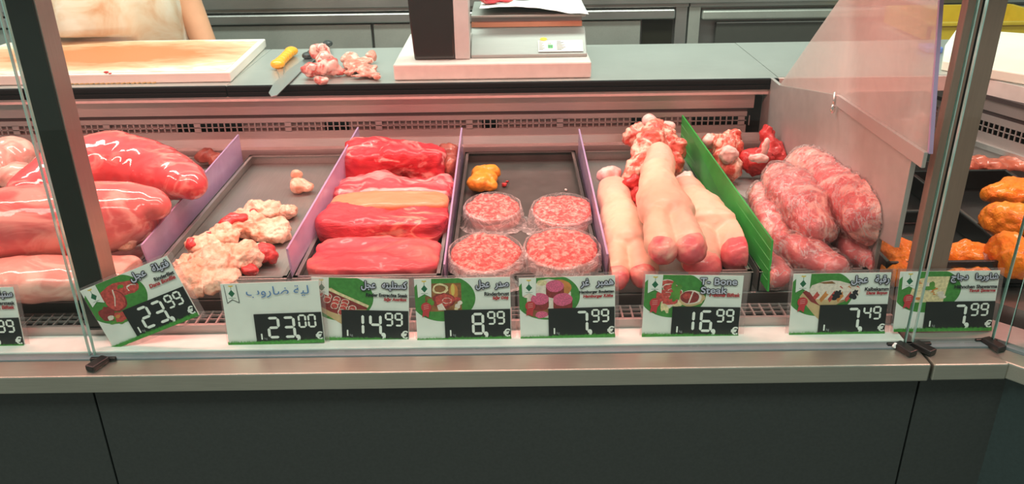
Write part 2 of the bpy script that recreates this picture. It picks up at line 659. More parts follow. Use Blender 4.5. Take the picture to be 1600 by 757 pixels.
POST = steel('glow_brown_post_steel', (.34, .21, .165), .45, .35, (40, 40, 2))  # brown of the reflected counter glow put into the steel colour
po = thing('glass_post', 'square steel post behind the left glass joint', 'post', (-.663, .05, .822))
boxo('tube', -.700, -.6605, .052, .100, .8422, 1.48, plain('shaded_post', (.022, .026, .022), .4, .3), po, .0015)  # front shade and dark shop reflection put into the tube colour
boxo('side_reflection', -.6603, -.6585, .054, .098, .8422, 1.48, steel('reflection_pink_steel', (.42, .34, .30), .35, .8, (40, 40, 2)), po)  # thin added plate, pink reflection of the meat put into its colour
bm = BM()
box(bm, -.702, -.657, .050, .102, .8385, .842)
mesh('foot_plate', bm, BLACK, po)
po = thing('glass_post', 'wide steel post right of the meat trays at the glass corner', 'post', (.65, .05, .822))
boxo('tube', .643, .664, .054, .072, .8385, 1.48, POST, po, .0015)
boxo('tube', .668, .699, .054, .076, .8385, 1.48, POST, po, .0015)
boxo('seam_strip', .664, .668, .057, .07, .8385, 1.48, BLACK, po)
for i, (px, py, rz, lab) in enumerate(((156, 571, 22, 'black glass clip at the foot of the left post'), (1411, 548, -25, 'black glass clip with a scrap of white paper beside it'),
                                       (1440, 547, -30, 'black glass clip at the start of the short corner rail'), (1549, 541, -20, 'black glass clip where the counter turns to the shopper'))):
    p = onz(.8175, px, py)
    M = Matrix.Translation((p.x, p.y, .8172)) @ Matrix.Rotation(R(-rz), 4, 'Z')
    cl = thing('glass_clip', lab, 'clip', (p.x, p.y, .8172), 'black clips of the front glass')
    bm = BM()
    box(bm, -.0085, .0085, -.020, .014, 0, .010, 0, M)
    mesh('tongue', bm, BLACK, cl, bevel=.002)
    bm = BM()
    box(bm, -.020, .020, .010, .017, .0, .006, 0, Matrix.Translation((p.x, p.y, .8172)))
    mesh('bar', bm, BLACK, cl, bevel=.001)
p = onz(.8175, 1399, 545)
tag(blob('paper_scrap', [(p + Vector((0, 0, .005)), (.006, .004, .005), (0, 0, 0)), (p + Vector((.004, .003, .004)), (.004, .004, .004), (0, 0, 0))], plain('white_paper', (.85, .85, .82), .7), voxel=.0015, nz=((.002, 250),), floor=.8174), 'crumpled white paper scrap beside the black clips on the rail', 'paper')

# side partition of hazy acrylic with its metal holder
sp = thing('side_partition', 'hazy acrylic side partition standing over the end wall', 'partition', (.62, .3, 1.05))
prismo('acrylic_sheet', [(.621, .037, 1.130), (.621, .393, 1.124), (.621, .747, 1.0555), (.621, .468, 1.287), (.621, .28, 1.46), (.621, .125, 1.46)], (.005, 0, 0), PLEXI, sp)
prismo('lilac_edge', [(.6205, .033, 1.130), (.6205, .038, 1.130), (.6205, .126, 1.46), (.6205, .121, 1.46)], (.006, 0, 0), PURPLE_EDGE, sp)
prismo('holder_channel', [(.614, .035, 1.107), (.614, .388, 1.105), (.614, .392, 1.126), (.614, .035, 1.132)], (.0065, 0, 0), steel('holder_steel', (.66, .58, .56), .4, .6), sp, .001)
bm = BM()
cyl(bm, (.612, .395, 1.095), (.612, .395, 1.13), .003)
ell(bm, (.611, .393, 1.098), (.005, .004, .009))
mesh('pin', bm, steel('chrome', (.85, .85, .83), .15), sp, smooth=True)

# ---------------------------------------------------------------- trays and dividers


def tray(label, x0, x1, y0, y1, m, lip=ZL, z0=.847, name='meat_tray', floor=ZT, rim=.010):
    t = thing(name, label, 'tray', ((x0 + x1) / 2, (y0 + y1) / 2, z0), 'display trays on the deck')
    boxo('tray_floor', x0 + .004, x1 - .004, y0 + .004, y1 - .004, floor - .002, floor, m, t)
    bm = BM()
    th = .003
    for a in ((x0, x1, y0, y0 + th), (x0, x1, y1 - th, y1), (x0, x0 + th, y0, y1), (x1 - th, x1, y0, y1)):
        box(bm, a[0], a[1], a[2], a[3], z0, lip)
    mesh('tray_wall', bm, m, t)
    bm = BM()
    for a in ((x0, x1, y0 - .002, y0 + rim), (x0, x1, y1 - rim, y1), (x0, x0 + rim, y0, y1), (x1 - rim, x1, y0, y1)):
        box(bm, a[0], a[1], a[2], a[3], lip - .002, lip)
    mesh('rim', bm, m, t, bevel=.0008)
    return t


ST_LINER = plain('dark_tray_enamel', (.075, .068, .062), .32, .0, .2, 25, coat=.2)
tray('steel tray under the vacuum packed fillets on the left', -1.30, -.667, .138, .805, ST_TRAY)
tray('half empty steel tray with fat trimmings', -.640, -.388, .138, .805, ST_TRAY)
tray('steel tray under the four red beef joints', -.380, -.122, .138, .805, ST_TRAY)
tray('dark tray with burger patties and bare back half', -.112, .158, .138, .805, ST_LINER)
tray('steel tray under the calf feet', .168, .415, .138, .805, ST_TRAY)
tray('steel tray under the wrapped neck joints', .425, .614, .138, .805, ST_TRAY)


def divider(label, x0, x1, f, b, top_f, top_b, m, em, zb=.886):
    """upright sheet: f/b are its front and back y; x0 front, x1 back"""
    y0, y1 = f, b
    o = prismo('tray_divider', [(x0, y0 + .016, ZT + .001), (x1, y1, ZT + .001), (x1, y1, top_b), (x0, y0, top_f)], (.0035, 0, 0), m)
    tag(o, label, 'divider', 'dividers between the trays')
    prismo('top_edge', [(x0, y0, top_f), (x1, y1, top_b), (x1, y1, top_b + .001), (x0, y0, top_f + .001)], (.0035, 0, 0), em, o)
    return o


divider('lilac divider right of the vacuum packed fillets', -.658, -.655, .20, .785, .922, .943, PURPLE, PURPLE_EDGE)
divider('lilac divider left of the red beef joints', -.384, -.366, .140, .785, .938, .957, PURPLE, PURPLE_EDGE)
divider('thin lilac divider between beef joints and burger patties', -.1185, -.1185, .140, .785, .905, .952, PURPLE, PURPLE_EDGE)
divider('lilac divider between burger patties and calf feet', .161, .163, .140, .785, .920, .945, PURPLE, PURPLE_EDGE)
# the green one is a corrugated sheet
bm = BM()
prism(bm, [(.430, .100, ZT + .004), (.412, .79, ZT + .001), (.410, .79, .975), (.437, .130, .947)], (.003, 0, 0))
GREEN_S = plain('green_sheet', (.030, .30, .045), .38, 0, .2, 14, coat=.2)
gd = mesh('tray_divider', bm, GREEN_S, recentre=True)
tag(gd, 'green corrugated divider right of the calf feet', 'divider', 'dividers between the trays')
bm = BM()
for k in range(1, 5):
    t = k / 5
    a = Vector((.430, .105, ZT + .004)).lerp(Vector((.437, .130, .947)), t)
    b = Vector((.412, .788, ZT + .001)).lerp(Vector((.410, .788, .975)), t)
    prism(bm, [a + Vector((-.0008, 0, -.0006)), b + Vector((-.0008, 0, -.0006)), b + Vector((-.0008, 0, .0006)), a + Vector((-.0008, 0, .0006))], (.001, 0, 0))
    
mesh('fold_line', bm, plain('pale_green_fold', (.12, .45, .14), .4), gd)

# ---------------------------------------------------------------- meat
PACK = meat('packed_fillet', (.56, .05, .06), (.68, .09, .095), (.80, .30, .26), .38, 8, (1, 2.2, 2.2), .22, 1.0, .12, 1.0, .04, .04, vein=.05, vsc=5, vst=(1, 2.5, 2.5))
PACK2 = meat('packed_fillet_pale', (.58, .10, .10), (.68, .16, .145), (.80, .34, .29), .46, 7, (1, 2.0, 2.0), .22, 1.0, .10, 1.2, .04, .06, vein=.05, vsc=5, vst=(1, 2.5, 2.5))
PALE = meat('pale_packed_meat', (.64, .25, .21), (.72, .34, .28), (.80, .47, .39), .46, 10, (1, 1.5, 1.5), .25, .9, .2, 1.3, .08, .06)
FATM = meat('fat_trimmings', (.80, .34, .21), (.86, .46, .32), (.90, .58, .43), .5, 24, (1, 1, 1), .42, .3, .9, 1.6, .15, .08, fine=.8, vein=.03, vsc=22)
REDM = meat('red_lean', (.44, .02, .02), (.66, .05, .05), (.80, .25, .22), .34, 24, (1, 1, 1), .35, .4, .6)
BEEF1 = meat('ribeye', (.46, .018, .03), (.66, .045, .06), (.88, .40, .36), .36, 9, (1, 1.4, 1.9), .38, .3, .6, 1.8, .12, .03, vein=.06, vsc=7, vst=(.8, 1, 1.6), vdist=2.4)
BEEF2 = meat('beef_with_sinew', (.52, .035, .05), (.70, .08, .10), (.86, .36, .34), .44, 12, (.35, 2, 2.6), .36, .3, .7, 1.2, .12, .05, vein=.06, vsc=9, vst=(.3, 2, 2.4), vdist=1.0)
BEEF3 = meat('striploin', (.46, .02, .035), (.66, .06, .075), (.85, .30, .22), .40, 9, (.5, 1.6, 1.8), .36, .3, 1.0, 1.5, .12, .04, vein=.03, vsc=9, vst=(.6, 1.6, 1.8))
BEEF4 = meat('smooth_beef', (.56, .04, .055), (.70, .085, .10), (.83, .24, .18), .44, 5, (.5, 2, 2), .36, .3, .4, .8, .12, .10)
FATCAP = meat('orange_fat_cap', (.86, .22, .10), (.88, .28, .15), (.90, .36, .22), .4, 12, (.6, 2, 2), .4, .35, .4)
DARKM = meat('browned_beef', (.24, .04, .03), (.40, .09, .06), (.66, .25, .17), .40, 18, (1, 1, 1), .4, .3, .7)
MINCE = meat('minced_patty', (.56, .06, .06), (.70, .14, .13), (.88, .45, .38), .44, 130, (1, 1, 1), .45, .3, 1.0, .6, .15, .12, fine=.35)
ORANGE = meat('marinated_orange', (.78, .24, .015), (.88, .34, .03), (.58, .13, .01), .38, 20, (1, 1, 1), .38, .4, .6)
CHICK = meat('shawarma_chicken', (.90, .20, .006), (.98, .32, .012), (.50, .07, .005), .38, 22, (1, 1, 1), .36, .5, 1.0, 1.0, .15, .07)
SKIN_F = meat('scalded_skin', (.74, .46, .32), (.78, .52, .38), (.77, .38, .30), .38, 9, (1, 1, 1), .42, .25, .25, .8, .2, .15)
HOOF = meat('pink_hoof', (.68, .06, .09), (.78, .16, .16), (.88, .42, .33), .42, 14, (1, 1, 1), .36, .4, .3, .8, .12, .10)
BONE = meat('bone_knuckle', (.84, .50, .46), (.90, .62, .56), (.75, .28, .26), .36, 22, (1, 1, 1), .35, .4, .3)
BONEM = meat('meat_on_bone', (.60, .06, .045), (.76, .18, .12), (.90, .52, .40), .5, 18, (1, 1, 1), .38, .35, .7, 1.8, .15, .05, vein=.03, vsc=16)
NECK = meat('wrapped_neck', (.52, .05, .06), (.68, .13, .13), (.88, .44, .38), .46, 12, (1, 1, 1), .36, .4, .6, 1.8, .12, .05, vein=.03, vsc=12)
NECK2 = meat('wrapped_neck_dark', (.44, .06, .07), (.64, .14, .14), (.86, .42, .36), .43, 12, (1, 1, 1), .36, .4, .6, 1.8, .12, .05, vein=.03, vsc=12)
SMOOTHP = ((.006, 9), (.002, 30))

XLIM[0] = (-2, -.6605, .944)
# left tray: vacuum packed fillets
g1 = 'vacuum packed meat in the left tray'
o = blob('vacuum_packed_fillet', chain([E(-70, 362, .945, .06), E(30, 352, .945, .076, .076, .072), E(120, 345, .945, .08, .078, .074), E(190, 336, .945, .07, .07, .064), E(228, 325, .955, .045, .045, .042), E(246, 322, .965, .026, .03, .026)], 4), PACK2, nz=SMOOTHP, seed=2, floor=.866)
tag(o, 'large front vacuum packed beef fillet lying before the post', 'meat', g1)
blob('fat_patch', [E(214, 358, .925, .026, .018, .024), E(196, 376, .91, .024, .018, .02), E(228, 342, .935, .018, .016, .018)], FATM, o, seed=4)
o = blob('vacuum_packed_fillet', chain([E(50, 305, .94, .045), E(105, 275, .95, .068), E(180, 262, .953, .083, .075, .078), E(245, 270, .955, .070, .066, .062), E(288, 282, .968, .045, .045, .038), E(302, 288, .970, .030, .035, .030)], 4), PACK, nz=SMOOTHP, seed=5, floor=.866)
tag(o, 'bright red vacuum packed beef fillet at the back of the left tray', 'meat', g1)
XLIM[0] = (-2, -.6605, 2)
o = blob('pale_meat_pack', chain([E(-30, 438, .893, .07, .055, .034), E(60, 436, .893, .08, .055, .036), E(150, 434, .89, .07, .055, .034), E(195, 425, .885, .03, .04, .025)], 3), PALE, nz=SMOOTHP, seed=7, floor=.866)
tag(o, 'pale pink packed meat lying lowest at the front of the left tray', 'meat', g1)
o = blob('pale_meat_pack', [E(-20, 262, .92, .06, .06, .05), E(20, 245, .925, .055, .05, .045), E(30, 280, .91, .045, .04, .04)], PALE, nz=((.012, 18), (.003, 60)), seed=9, floor=.866)
tag(o, 'pale orange meat pack behind the dark post at the back left', 'meat', g1)
o = blob('beef_scrap', [E(322, 244, .885, .028, .02, .018), E(338, 250, .88, .02, .02, .016)], DARKM, seed=3, floor=.866)
tag(o, 'small dark red beef scrap beside the top of the left lilac divider', 'meat')

XLIM[0] = None
# fat trimmings
g2 = 'fat trimmings in the half empty tray'
LUMPY = ((.010, 26), (.0065, 60), (.0035, 130), (.0015, 260))
o = blob('fat_trimming', [E(408, 330, .882, .045, .035, .022), E(448, 332, .877, .022, .025, .014), E(425, 362, .88, .042, .04, .022), E(385, 352, .885, .04, .035, .026), E(345, 372, .884, .036, .03, .024), E(400, 392, .877, .036, .03, .016)], FATM, seed=11, nz=LUMPY, floor=ZT + .001, voxel=.0028)
tag(o, 'broad pale fat trimming with a red patch, upper of the pair', 'fat trimming', g2)
blob('red_meat', [E(368, 342, .904, .026, .016, .010), E(392, 336, .900, .012, .01, .008), E(352, 350, .90, .012, .01, .008)], REDM, o, seed=12, voxel=.003)
o = blob('fat_trimming', [E(300, 436, .884, .04, .04, .024), E(335, 412, .893, .045, .045, .032), E(372, 402, .890, .04, .04, .028), E(285, 415, .88, .02, .025, .018), E(345, 440, .88, .035, .03, .02), E(318, 385, .888, .03, .03, .02)], FATM, seed=13, nz=LUMPY, floor=ZT + .001, voxel=.0028)
tag(o, 'knobbly pale fat trimming nearest the price cards with red ends', 'fat trimming', g2)
blob('red_meat', [E(410, 396, .885, .022, .02, .018), E(425, 402, .88, .012, .012, .012)], REDM, o, seed=14, voxel=.003)
blob('red_meat', [E(392, 424, .878, .014, .012, .012)], REDM, o, seed=18, voxel=.003)
blob('red_meat', [E(303, 382, .898, .014, .016, .012)], REDM, o, seed=15, voxel=.003)
blob('red_meat', [E(325, 368, .895, .012, .01, .01)], REDM, o, seed=19, voxel=.003)
o = blob('fat_trimming', [E(467, 290, .880, .021, .020, .017), E(464, 275, .892, .013, .012, .014), E(479, 293, .876, .015, .015, .013)], FATM, seed=16, nz=((.005, 50), (.002, 120)), floor=ZT + .001, voxel=.003)
tag(o, 'small lone lump of fat at the back of the half empty tray', 'fat trimming', g2)

XLIM[0] = (-.3775, -.1205, 2)
# beef joints
g3 = 'beef joints in the third tray'
xm = -.238


def beef(label, y0, y1, z1, xa, xb, mat, seed, ex=4, tilt=0, taper=0.0):
    o = block('beef_joint', ((xa + xb) / 2, (y0 + y1) / 2, (ZT + z1) / 2 + .002), ((xb - xa) / 2, (y1 - y0) / 2, (z1 - ZT) / 2), mat, None, ex, 0, tilt, ((.018, 11), (.008, 30), (.0035, 75)) if seed < 23 else ((.013, 12), (.005, 30), (.0025, 75)), seed, 40, ZT + .001, taper)
    return tag(o, label, 'meat', g3)


beef('marbled ribeye joint with pale fat veins, furthest back of the beef joints', .595, .715, .952, -.372, -.150, BEEF1, 21, 6, 0, .05)
beef('pink sinewy beef joint with long pale stripes before the marbled joint', .448, .590, .913, -.372, -.124, BEEF2, 22, 5)
b3 = beef('beef joint with an orange fat cap along its back edge', .290, .446, .922, -.370, -.124, BEEF3, 23, 5)
block('fat_cap', (-.243, .405, .912), (.118, .040, .016), FATCAP, b3, 4, 0, 0, ((.004, 14), (.0015, 60)), 24, 20)
beef('smooth salmon red beef joint nearest the price cards', .150, .285, .897, -.366, -.130, BEEF4, 25, 4.5, 0, .03)
o = blob('browned_beef_piece', [E(700, 240, .925, .028, .03, .025), E(706, 262, .905, .022, .025, .03), E(694, 252, .90, .025, .03, .03)], DARKM, seed=26, floor=ZT + .001)
tag(o, 'browned beef piece behind the marbled joint by the thin divider', 'meat')

XLIM[0] = (-.1125, .1575, 2)
# burger tray
o = blob('marinated_piece', [E(748, 287, .882, .028, .024, .019), E(757, 279, .884, .030, .026, .02), E(766, 270, .884, .026, .022, .019), E(752, 272, .884, .024, .022, .02), E(765, 290, .878, .018, .02, .014)], ORANGE, seed=31, smooth=9, nz=((.004, 40), (.002, 110)), floor=ZT + .001, voxel=.003)
tag(o, 'orange marinated lump of meat behind the burger patties', 'meat')
for px, py, m, nm, lab in ((788, 289, REDM, 'meat_crumb', 'red meat crumb beside the orange lump'), (884, 297, plain('white_fat', (.85, .78, .72), .5), 'fat_crumb', 'tiny white fat crumb on the bare dark tray floor')):
    o = blob(nm, [E(px, py, .867, .007, .006, .005), E(px + 5, py - 5, .866, .004, .004, .004)] if m is REDM else [E(px, py, .865, .004, .003, .003)], m, seed=4, voxel=.0015, nz=((.002, 200),), floor=ZT + .0005)
    tag(o, lab, 'crumb')


def patty(cx, cy, cz, r, tilt, seed):
    T = Matrix.Translation((cx, cy, cz)) @ Matrix.Rotation(R(tilt), 4, 'X')
    bm = BM()
    k = bmesh.ops.create_cone(bm, cap_ends=False, segments=64, radius1=r, radius2=r, depth=.001)
    bm.clear()
    rings = [(0, .0075), (.25, .0078), (.5, .0078), (.7, .0076), (.85, .0072), (.94, .006), (1.0, .002), (1.0, -.003), (.95, -.0065), (.5, -.0075), (0, -.0075)]
    prev = None
    seg = 56
    for fr, z in rings:
        if fr == 0:
            cur = [bm.verts.new((0, 0, z))]
        else:
            cur = [bm.verts.new((r * fr * math.cos(2 * math.pi * i / seg), r * fr * math.sin(2 * math.pi * i / seg), z)) for i in range(seg)]
        if prev:
            for i in range(seg):
                j = (i + 1) % seg
                if len(prev) == 1:
                    bm.faces.new((prev[0], cur[i], cur[j]))
                elif len(cur) == 1:
                    bm.faces.new((prev[i], cur[0], prev[j]))
                else:
                    bm.faces.new((prev[i], cur[i], cur[j], prev[j]))
        prev = cur
    bmesh.ops.subdivide_edges(bm, edges=bm.edges[:], cuts=1, use_grid_fill=True)
    bm.transform(T)
    me = bpy.data.meshes.new('hamburger_patty')
    bmesh.ops.recalc_face_normals(bm, faces=bm.faces)
    bm.to_mesh(me)
    bm.free()
    rough_up(me, ((.004, 30), (.0022, 120), (.0012, 260)), seed)
    me.materials.append(MINCE)
    return base(link('hamburger_patty', me))


def film_wrap(parent, cx, cy, z0, z1, r, tilt, seed, mat=FILM2):
    """crumpled film skirt and top around a stack of patties"""
    bm = BM()
    seg, rows = 72, 11
    prof = [(1.0, .93), (1.03, .90), (1.05, .88), (1.07, .84), (1.10, .6), (1.12, .38), (1.16, .18), (1.24, .05), (1.34, .0)]
    T = Matrix.Rotation(R(tilt), 3, 'X')
    prev = None
    for k, (f, h) in enumerate(prof):
        if f == 0:
            cur = [bm.verts.new((cx, cy, z1 + .003))]
        else:
            cur = []
            for i in range(seg):
                a = 2 * math.pi * i / seg
                w = .03 if k < 3 else (.07 if k < 8 else .12)
                q = f * r * (1 + w * noise.noise(Vector((math.cos(a) * 5, math.sin(a) * 5, k * .5 + seed))))
                zz = z0 + (z1 - z0 + .003) * h + (.004 * noise.noise(Vector((math.cos(a) * 6, math.sin(a) * 6, k + seed * 2))) if 3 < k else 0)
                p = T @ Vector((q * math.cos(a), q * math.sin(a), 0))
                cur.append(bm.verts.new((min(max(cx + p.x, -.1128), .1578), cy + p.y, max(ZT + .0015, zz + p.z * h))))
        if prev:
            for i in range(seg):
                j = (i + 1) % seg
                if len(prev) == 1:
                    bm.faces.new((prev[0], cur[i], cur[j]))
                else:
                    bm.faces.new((prev[i], cur[i], cur[j], prev[j]))
        prev = cur
    return mesh('plastic_wrap', bm, mat, parent, smooth=True)


g4 = 'film wrapped hamburger patties'
for px, py, zt, r, lo, lab, lab2 in ((770, 327, .892, .054, 1, 'wrapped burger patty behind left, before the orange lump', 'just before the orange lump'), (880, 331, .894, .060, 1, 'wrapped burger patty behind right in the dark tray', 'behind right in the dark tray'),
                               (759, 398, .902, .062, 2, 'wrapped burger patty at the front left by the thin divider', 'at the front left of the dark tray'), (878, 391, .906, .064, 2, 'large wrapped burger patty at the front right of the dark tray', 'at the front right of the dark tray')):
    c = onz(zt, px, py)
    top = patty(c.x, c.y, zt, r, 9, px)
    tag(top, lab, 'burger patty', g4)
    film_wrap(top, c.x, c.y, ZT + .001, zt + .0085, r * 1.02, 9, px * .1)
    for k in range(lo):
        q = patty(c.x + .003, c.y - .004 * (k + 1), zt - .0155 * (k + 1), r * .97, 6, px + k + 1)
        tag(q, ('second' if k == 0 else 'third') + ' patty down in the stack ' + lab2, 'burger patty', g4)

XLIM[0] = (.1675, .4095, 2)
# calf feet
g5 = 'calf feet in the fifth tray'


def foot(label, shank, toes, seed, cut=None, floor=ZT + .001):
    es = chain(shank, 4)
    for root, tip in toes:
        es += chain([root, tip], 4)
    o = blob('calf_foot', es, SKIN_F, seed=seed, nz=((.005, 20), (.0014, 80)), smooth=5, floor=floor, voxel=.0035)
    tag(o, label, 'calf foot', g5)
    for root, (c, r, rot) in toes:
        v = Vector((0, -.019, -.003))
        blob('hoof', [(c + v, (r[0] * .97, r[1] * .95, r[2] * .97), rot)], HOOF, o, voxel=.0035, smooth=3, nz=((.005, 26), (.0015, 100)), seed=seed + 3, floor=floor)
    if cut:
        blob('joint', cut, BONE, o, voxel=.004, seed=seed + 5, floor=floor)
    return o


foot('calf foot lying on top, toes over the others at the middle', [E(1031, 243, 0.985, .028, .028, .028), E(1028, 262, 0.982, .034, .03, .03), E(1028, 282, 0.978, .033, .03, .03), E(1032, 306, 0.973, .046, .036, .036), E(1042, 332, 0.965, .053, .034, .036)],
     [(E(1028, 348, 0.958, .024, .03, .028), E(1032, 380, 0.950, .027, .030, .026)), (E(1064, 346, 0.958, .026, .03, .028), E(1075, 378, 0.950, .029, .032, .028))], 41)
foot('calf foot at the left with a pink round joint end', [E(958, 296, .903, .034, .028, .03), E(960, 314, .903, .036, .034, .033), E(965, 328, .903, .034, .034, .033), E(974, 352, .902, .043, .04, .036), E(982, 380, .90, .046, .034, .035)],
     [(E(962, 400, .892, .023, .03, .026), E(961, 424, .887, .024, .028, .023)), (E(998, 398, .892, .023, .03, .026), E(1004, 420, .888, .025, .028, .024))], 44, [E(951, 276, .905, .026, .022, .022)])
foot('calf foot at the right by the green divider, turned toes up', [E(1072, 300, .915, .035, .03, .035), E(1090, 330, .912, .050, .040, .042), E(1112, 358, .908, .056, .036, .042)],
     [(E(1096, 378, .900, .030, .03, .032), E(1094, 405, .893, .035, .034, .030)), (E(1136, 366, .902, .032, .03, .034), E(1150, 388, .897, .038, .036, .034))], 47, [E(1072, 285, .92, .022, .02, .028)])
o = blob('beef_bone', chain([E(1022, 200, .985, .02, .02, .02), E(1015, 225, .965, .034, .03, .03), E(1000, 252, .94, .026, .025, .025), E(988, 276, .915, .02, .02, .022)], 3) + [E(986, 215, .95, .02, .02, .02), E(1000, 205, .96, .022, .02, .02), E(1052, 235, .945, .028, .026, .034), E(1040, 215, .965, .028, .025, .025), E(1050, 262, .91, .026, .03, .045), E(1000, 290, .89, .03, .03, .028)], BONEM, seed=51, nz=LUMPY, floor=ZT + .001, voxel=.004)
tag(o, 'large knuckle bone with red meat standing behind the calf feet', 'bone')
blob('knuckle', chain([E(1014, 188, .995, .016, .016, .014), E(1026, 196, .988, .014, .016, .012), E(1046, 197, .985, .014, .014, .010)], 3), BONE, o, seed=52, voxel=.003, nz=((.003, 50),))
o = blob('red_meat_chunk', [E(990, 290, .925, .024, .02, .02), E(1004, 312, .912, .024, .025, .025), E(1002, 335, .90, .022, .025, .025)], REDM, seed=53, nz=LUMPY, floor=ZT + .001, voxel=.004)
tag(o, 'red meat chunk wedged between the left and middle calf feet', 'meat')

XLIM[0] = (.4345, .6185, 2)
# right tray: bones and wrapped necks
o = blob('shank_bone', [E(1112, 228, .92, .026, .025, .025), E(1138, 232, .928, .036, .032, .034), E(1146, 215, .94, .02, .02, .02), E(1140, 262, .905, .030, .03, .035), E(1128, 255, .905, .025, .03, .03)], BONEM, seed=61, nz=LUMPY, floor=ZT + .001, voxel=.004)
tag(o, 'pale shank bone behind the green divider', 'bone')
blob('knuckle', [E(1138, 243, .938, .022, .016, .02)], BONE, o, seed=62, voxel=.003)
blob('knuckle', [E(1112, 222, .935, .020, .018, .016)], BONE, o, seed=65, voxel=.003)
o = blob('red_meat_chunk', [E(1200, 215, .945, .018, .02, .03), E(1205, 235, .925, .030, .03, .03), E(1182, 255, .905, .034, .03, .03), E(1218, 250, .905, .024, .03, .03)], REDM, seed=63, nz=LUMPY, floor=ZT + .001, voxel=.004)
tag(o, 'bright red meat chunk with a pale fat flap behind the wrapped necks', 'meat')
blob('fat_flap', [E(1196, 232, .947, .010, .008, .028), E(1184, 248, .935, .022, .010, .012)], BONE, o, seed=64, voxel=.003)
prismo('film_sheet', [onz(ZT + .006, *q) for q in ((1135, 275), (1150, 300), (1168, 312), (1200, 305), (1196, 285), (1160, 280))], (0, 0, .001), clear('loose_film', (1, .98, .97), .1, .1, .45, (.8, .75, .73)))
tag(bpy.data.objects['film_sheet'], 'loose clear film sheet under the bones at the back right', 'film')
g6 = 'film wrapped neck joints in the right tray'
NZN = ((.007, 20), (.003, 55), (.0012, 120))


def neck(label, es, mat, seed, wrap=True, vx=.005):
    o = blob('wrapped_neck_joint', chain(es, 3), mat, seed=seed, nz=NZN, floor=ZT + .001, voxel=vx)
    tag(o, label, 'meat', g6)
    if wrap:
        blob('plastic_wrap', chain(es, 3), FILM, o, seed=seed, nz=NZN + ((.003, 90), (.0018, 200)), floor=ZT + .0005, grow=.004, voxel=vx, smooth=3)
    return o


neck('wrapped neck joint on the lower left against the green divider', [E(1192, 308, .912, .028, .03, .03), E(1200, 345, .905, .033, .035, .034), E(1220, 385, .895, .028, .03, .03)], NECK, 71)
neck('wrapped bony neck piece low at the front corner by the green divider', [E(1186, 405, .888, .022, .03, .024), E(1212, 428, .886, .03, .028, .023)], NECK2, 72)
neck('wrapped lower neck joint at the front middle of the right tray', [E(1236, 388, .895, .028, .03, .03), E(1268, 402, .893, .036, .035, .03), E(1302, 418, .889, .028, .028, .024)], NECK2, 73)
neck('smooth wrapped neck joint low at the front by the end wall', [E(1308, 365, .903, .036, .04, .036), E(1342, 390, .898, .036, .036, .032), E(1372, 408, .89, .024, .03, .026)], NECK, 74)
neck('wrapped neck joint on top at the left with dark grey side', [E(1214, 278, .943, .030, .034, .034), E(1238, 300, .95, .046, .042, .042), E(1262, 332, .942, .046, .042, .042), E(1278, 358, .93, .032, .034, .034)], NECK2, 75)
o = neck('largest wrapped neck joint on top against the end wall', [E(1258, 260, .955, .038, .04, .038), E(1296, 282, .962, .050, .045, .046), E(1336, 312, .968, .056, .046, .050), E(1362, 342, .965, .052, .042, .047)], NECK, 76)
blob('cut_face', [E(1384, 352, .955, .022, .03, .034)], DARKM, o, seed=77, voxel=.003)
o = blob('meat_crumb', [E(140, 514, .826, .008, .006, .005), E(133, 519, .825, .005, .005, .004)], FATM, seed=78, voxel=.0015, nz=((.002, 150),), floor=ZS + .0005)
tag(o, 'orange meat crumb on the sill beside the left post', 'crumb')

XLIM[0] = None
# chicken section on the right
BLK = plain('black_tray_plastic', (.010, .009, .009), .22, coat=.4)
ct = thing('chicken_tray', 'black plastic two part tray under the orange chicken', 'tray', (.86, .42, .847), 'display trays on the deck')
x0, x1, y0, y1 = .645, 1.10, .14, .60
boxo('tray_floor', x0, x1, y0, y1, .847, .852, BLK, ct)
bm = BM()
for a in ((x0, x1, y0, y0 + .008), (x0, x1, y1 - .008, y1), (x0, x0 + .008, y0, y1), (x1 - .008, x1, y0, y1)):
    box(bm, *a, .852, .897)
mesh('tray_wall', bm, BLK, ct, bevel=.002)
bm = BM()
box(bm, .885, .897, y0, y1, .852, .892)
box(bm, .66, .885, .405, .417, .852, .880)
mesh('tray_rib', bm, BLK, ct, bevel=.003)
g7 = 'orange shawarma chicken pieces'
for i, (es, lab) in enumerate((([E(1575, 305, .905, .05, .035, .03), E(1600, 300, .905, .04, .035, .03)], 'orange chicken piece furthest back in the black tray'),
                               ([E(1565, 345, .905, .035, .04, .035), E(1590, 350, .905, .03, .04, .035)], 'orange chicken piece in the middle of the right pile'),
                               ([E(1575, 395, .90, .035, .04, .035), E(1592, 410, .90, .03, .03, .03)], 'orange chicken piece at the near end of the right pile'),
                               ([E(1490, 398, .88, .03, .025, .022), E(1520, 398, .88, .03, .026, .022), E(1536, 405, .876, .018, .02, .016)], 'orange chicken piece with a dark end just above the shawarma card'),
                               ([E(1490, 425, .872, .045, .025, .016), E(1530, 428, .870, .035, .02, .014)], 'orange chicken piece low behind the shawarma card'),
                               ([E(1396, 395, .885, .028, .035, .028), E(1420, 400, .885, .03, .035, .03), E(1404, 425, .875, .028, .03, .022)], 'orange chicken piece glimpsed through the pane beside the wrapped necks'))):
    o = blob('chicken_piece', chain(es, 2), CHICK, seed=80 + i, nz=((.009, 30), (.004, 70), (.002, 150)), floor=.853, voxel=.004)
    tag(o, lab, 'chicken', g7)
    if i == 3:
        blob('dark_end', [E(1537, 402, .882, .012, .014, .013)], DARKM, o, voxel=.003)
mp = thing('film_packed_tray', 'shallow tray of brownish red meat behind the orange chicken', 'tray', (.95, .66, .847), 'display trays on the deck')
prismo('tray_body', [(.70, .60, .847), (1.10, .60, .847), (1.08, .70, .847), (.70, .73, .847)], (0, 0, .03), BLK, mp)
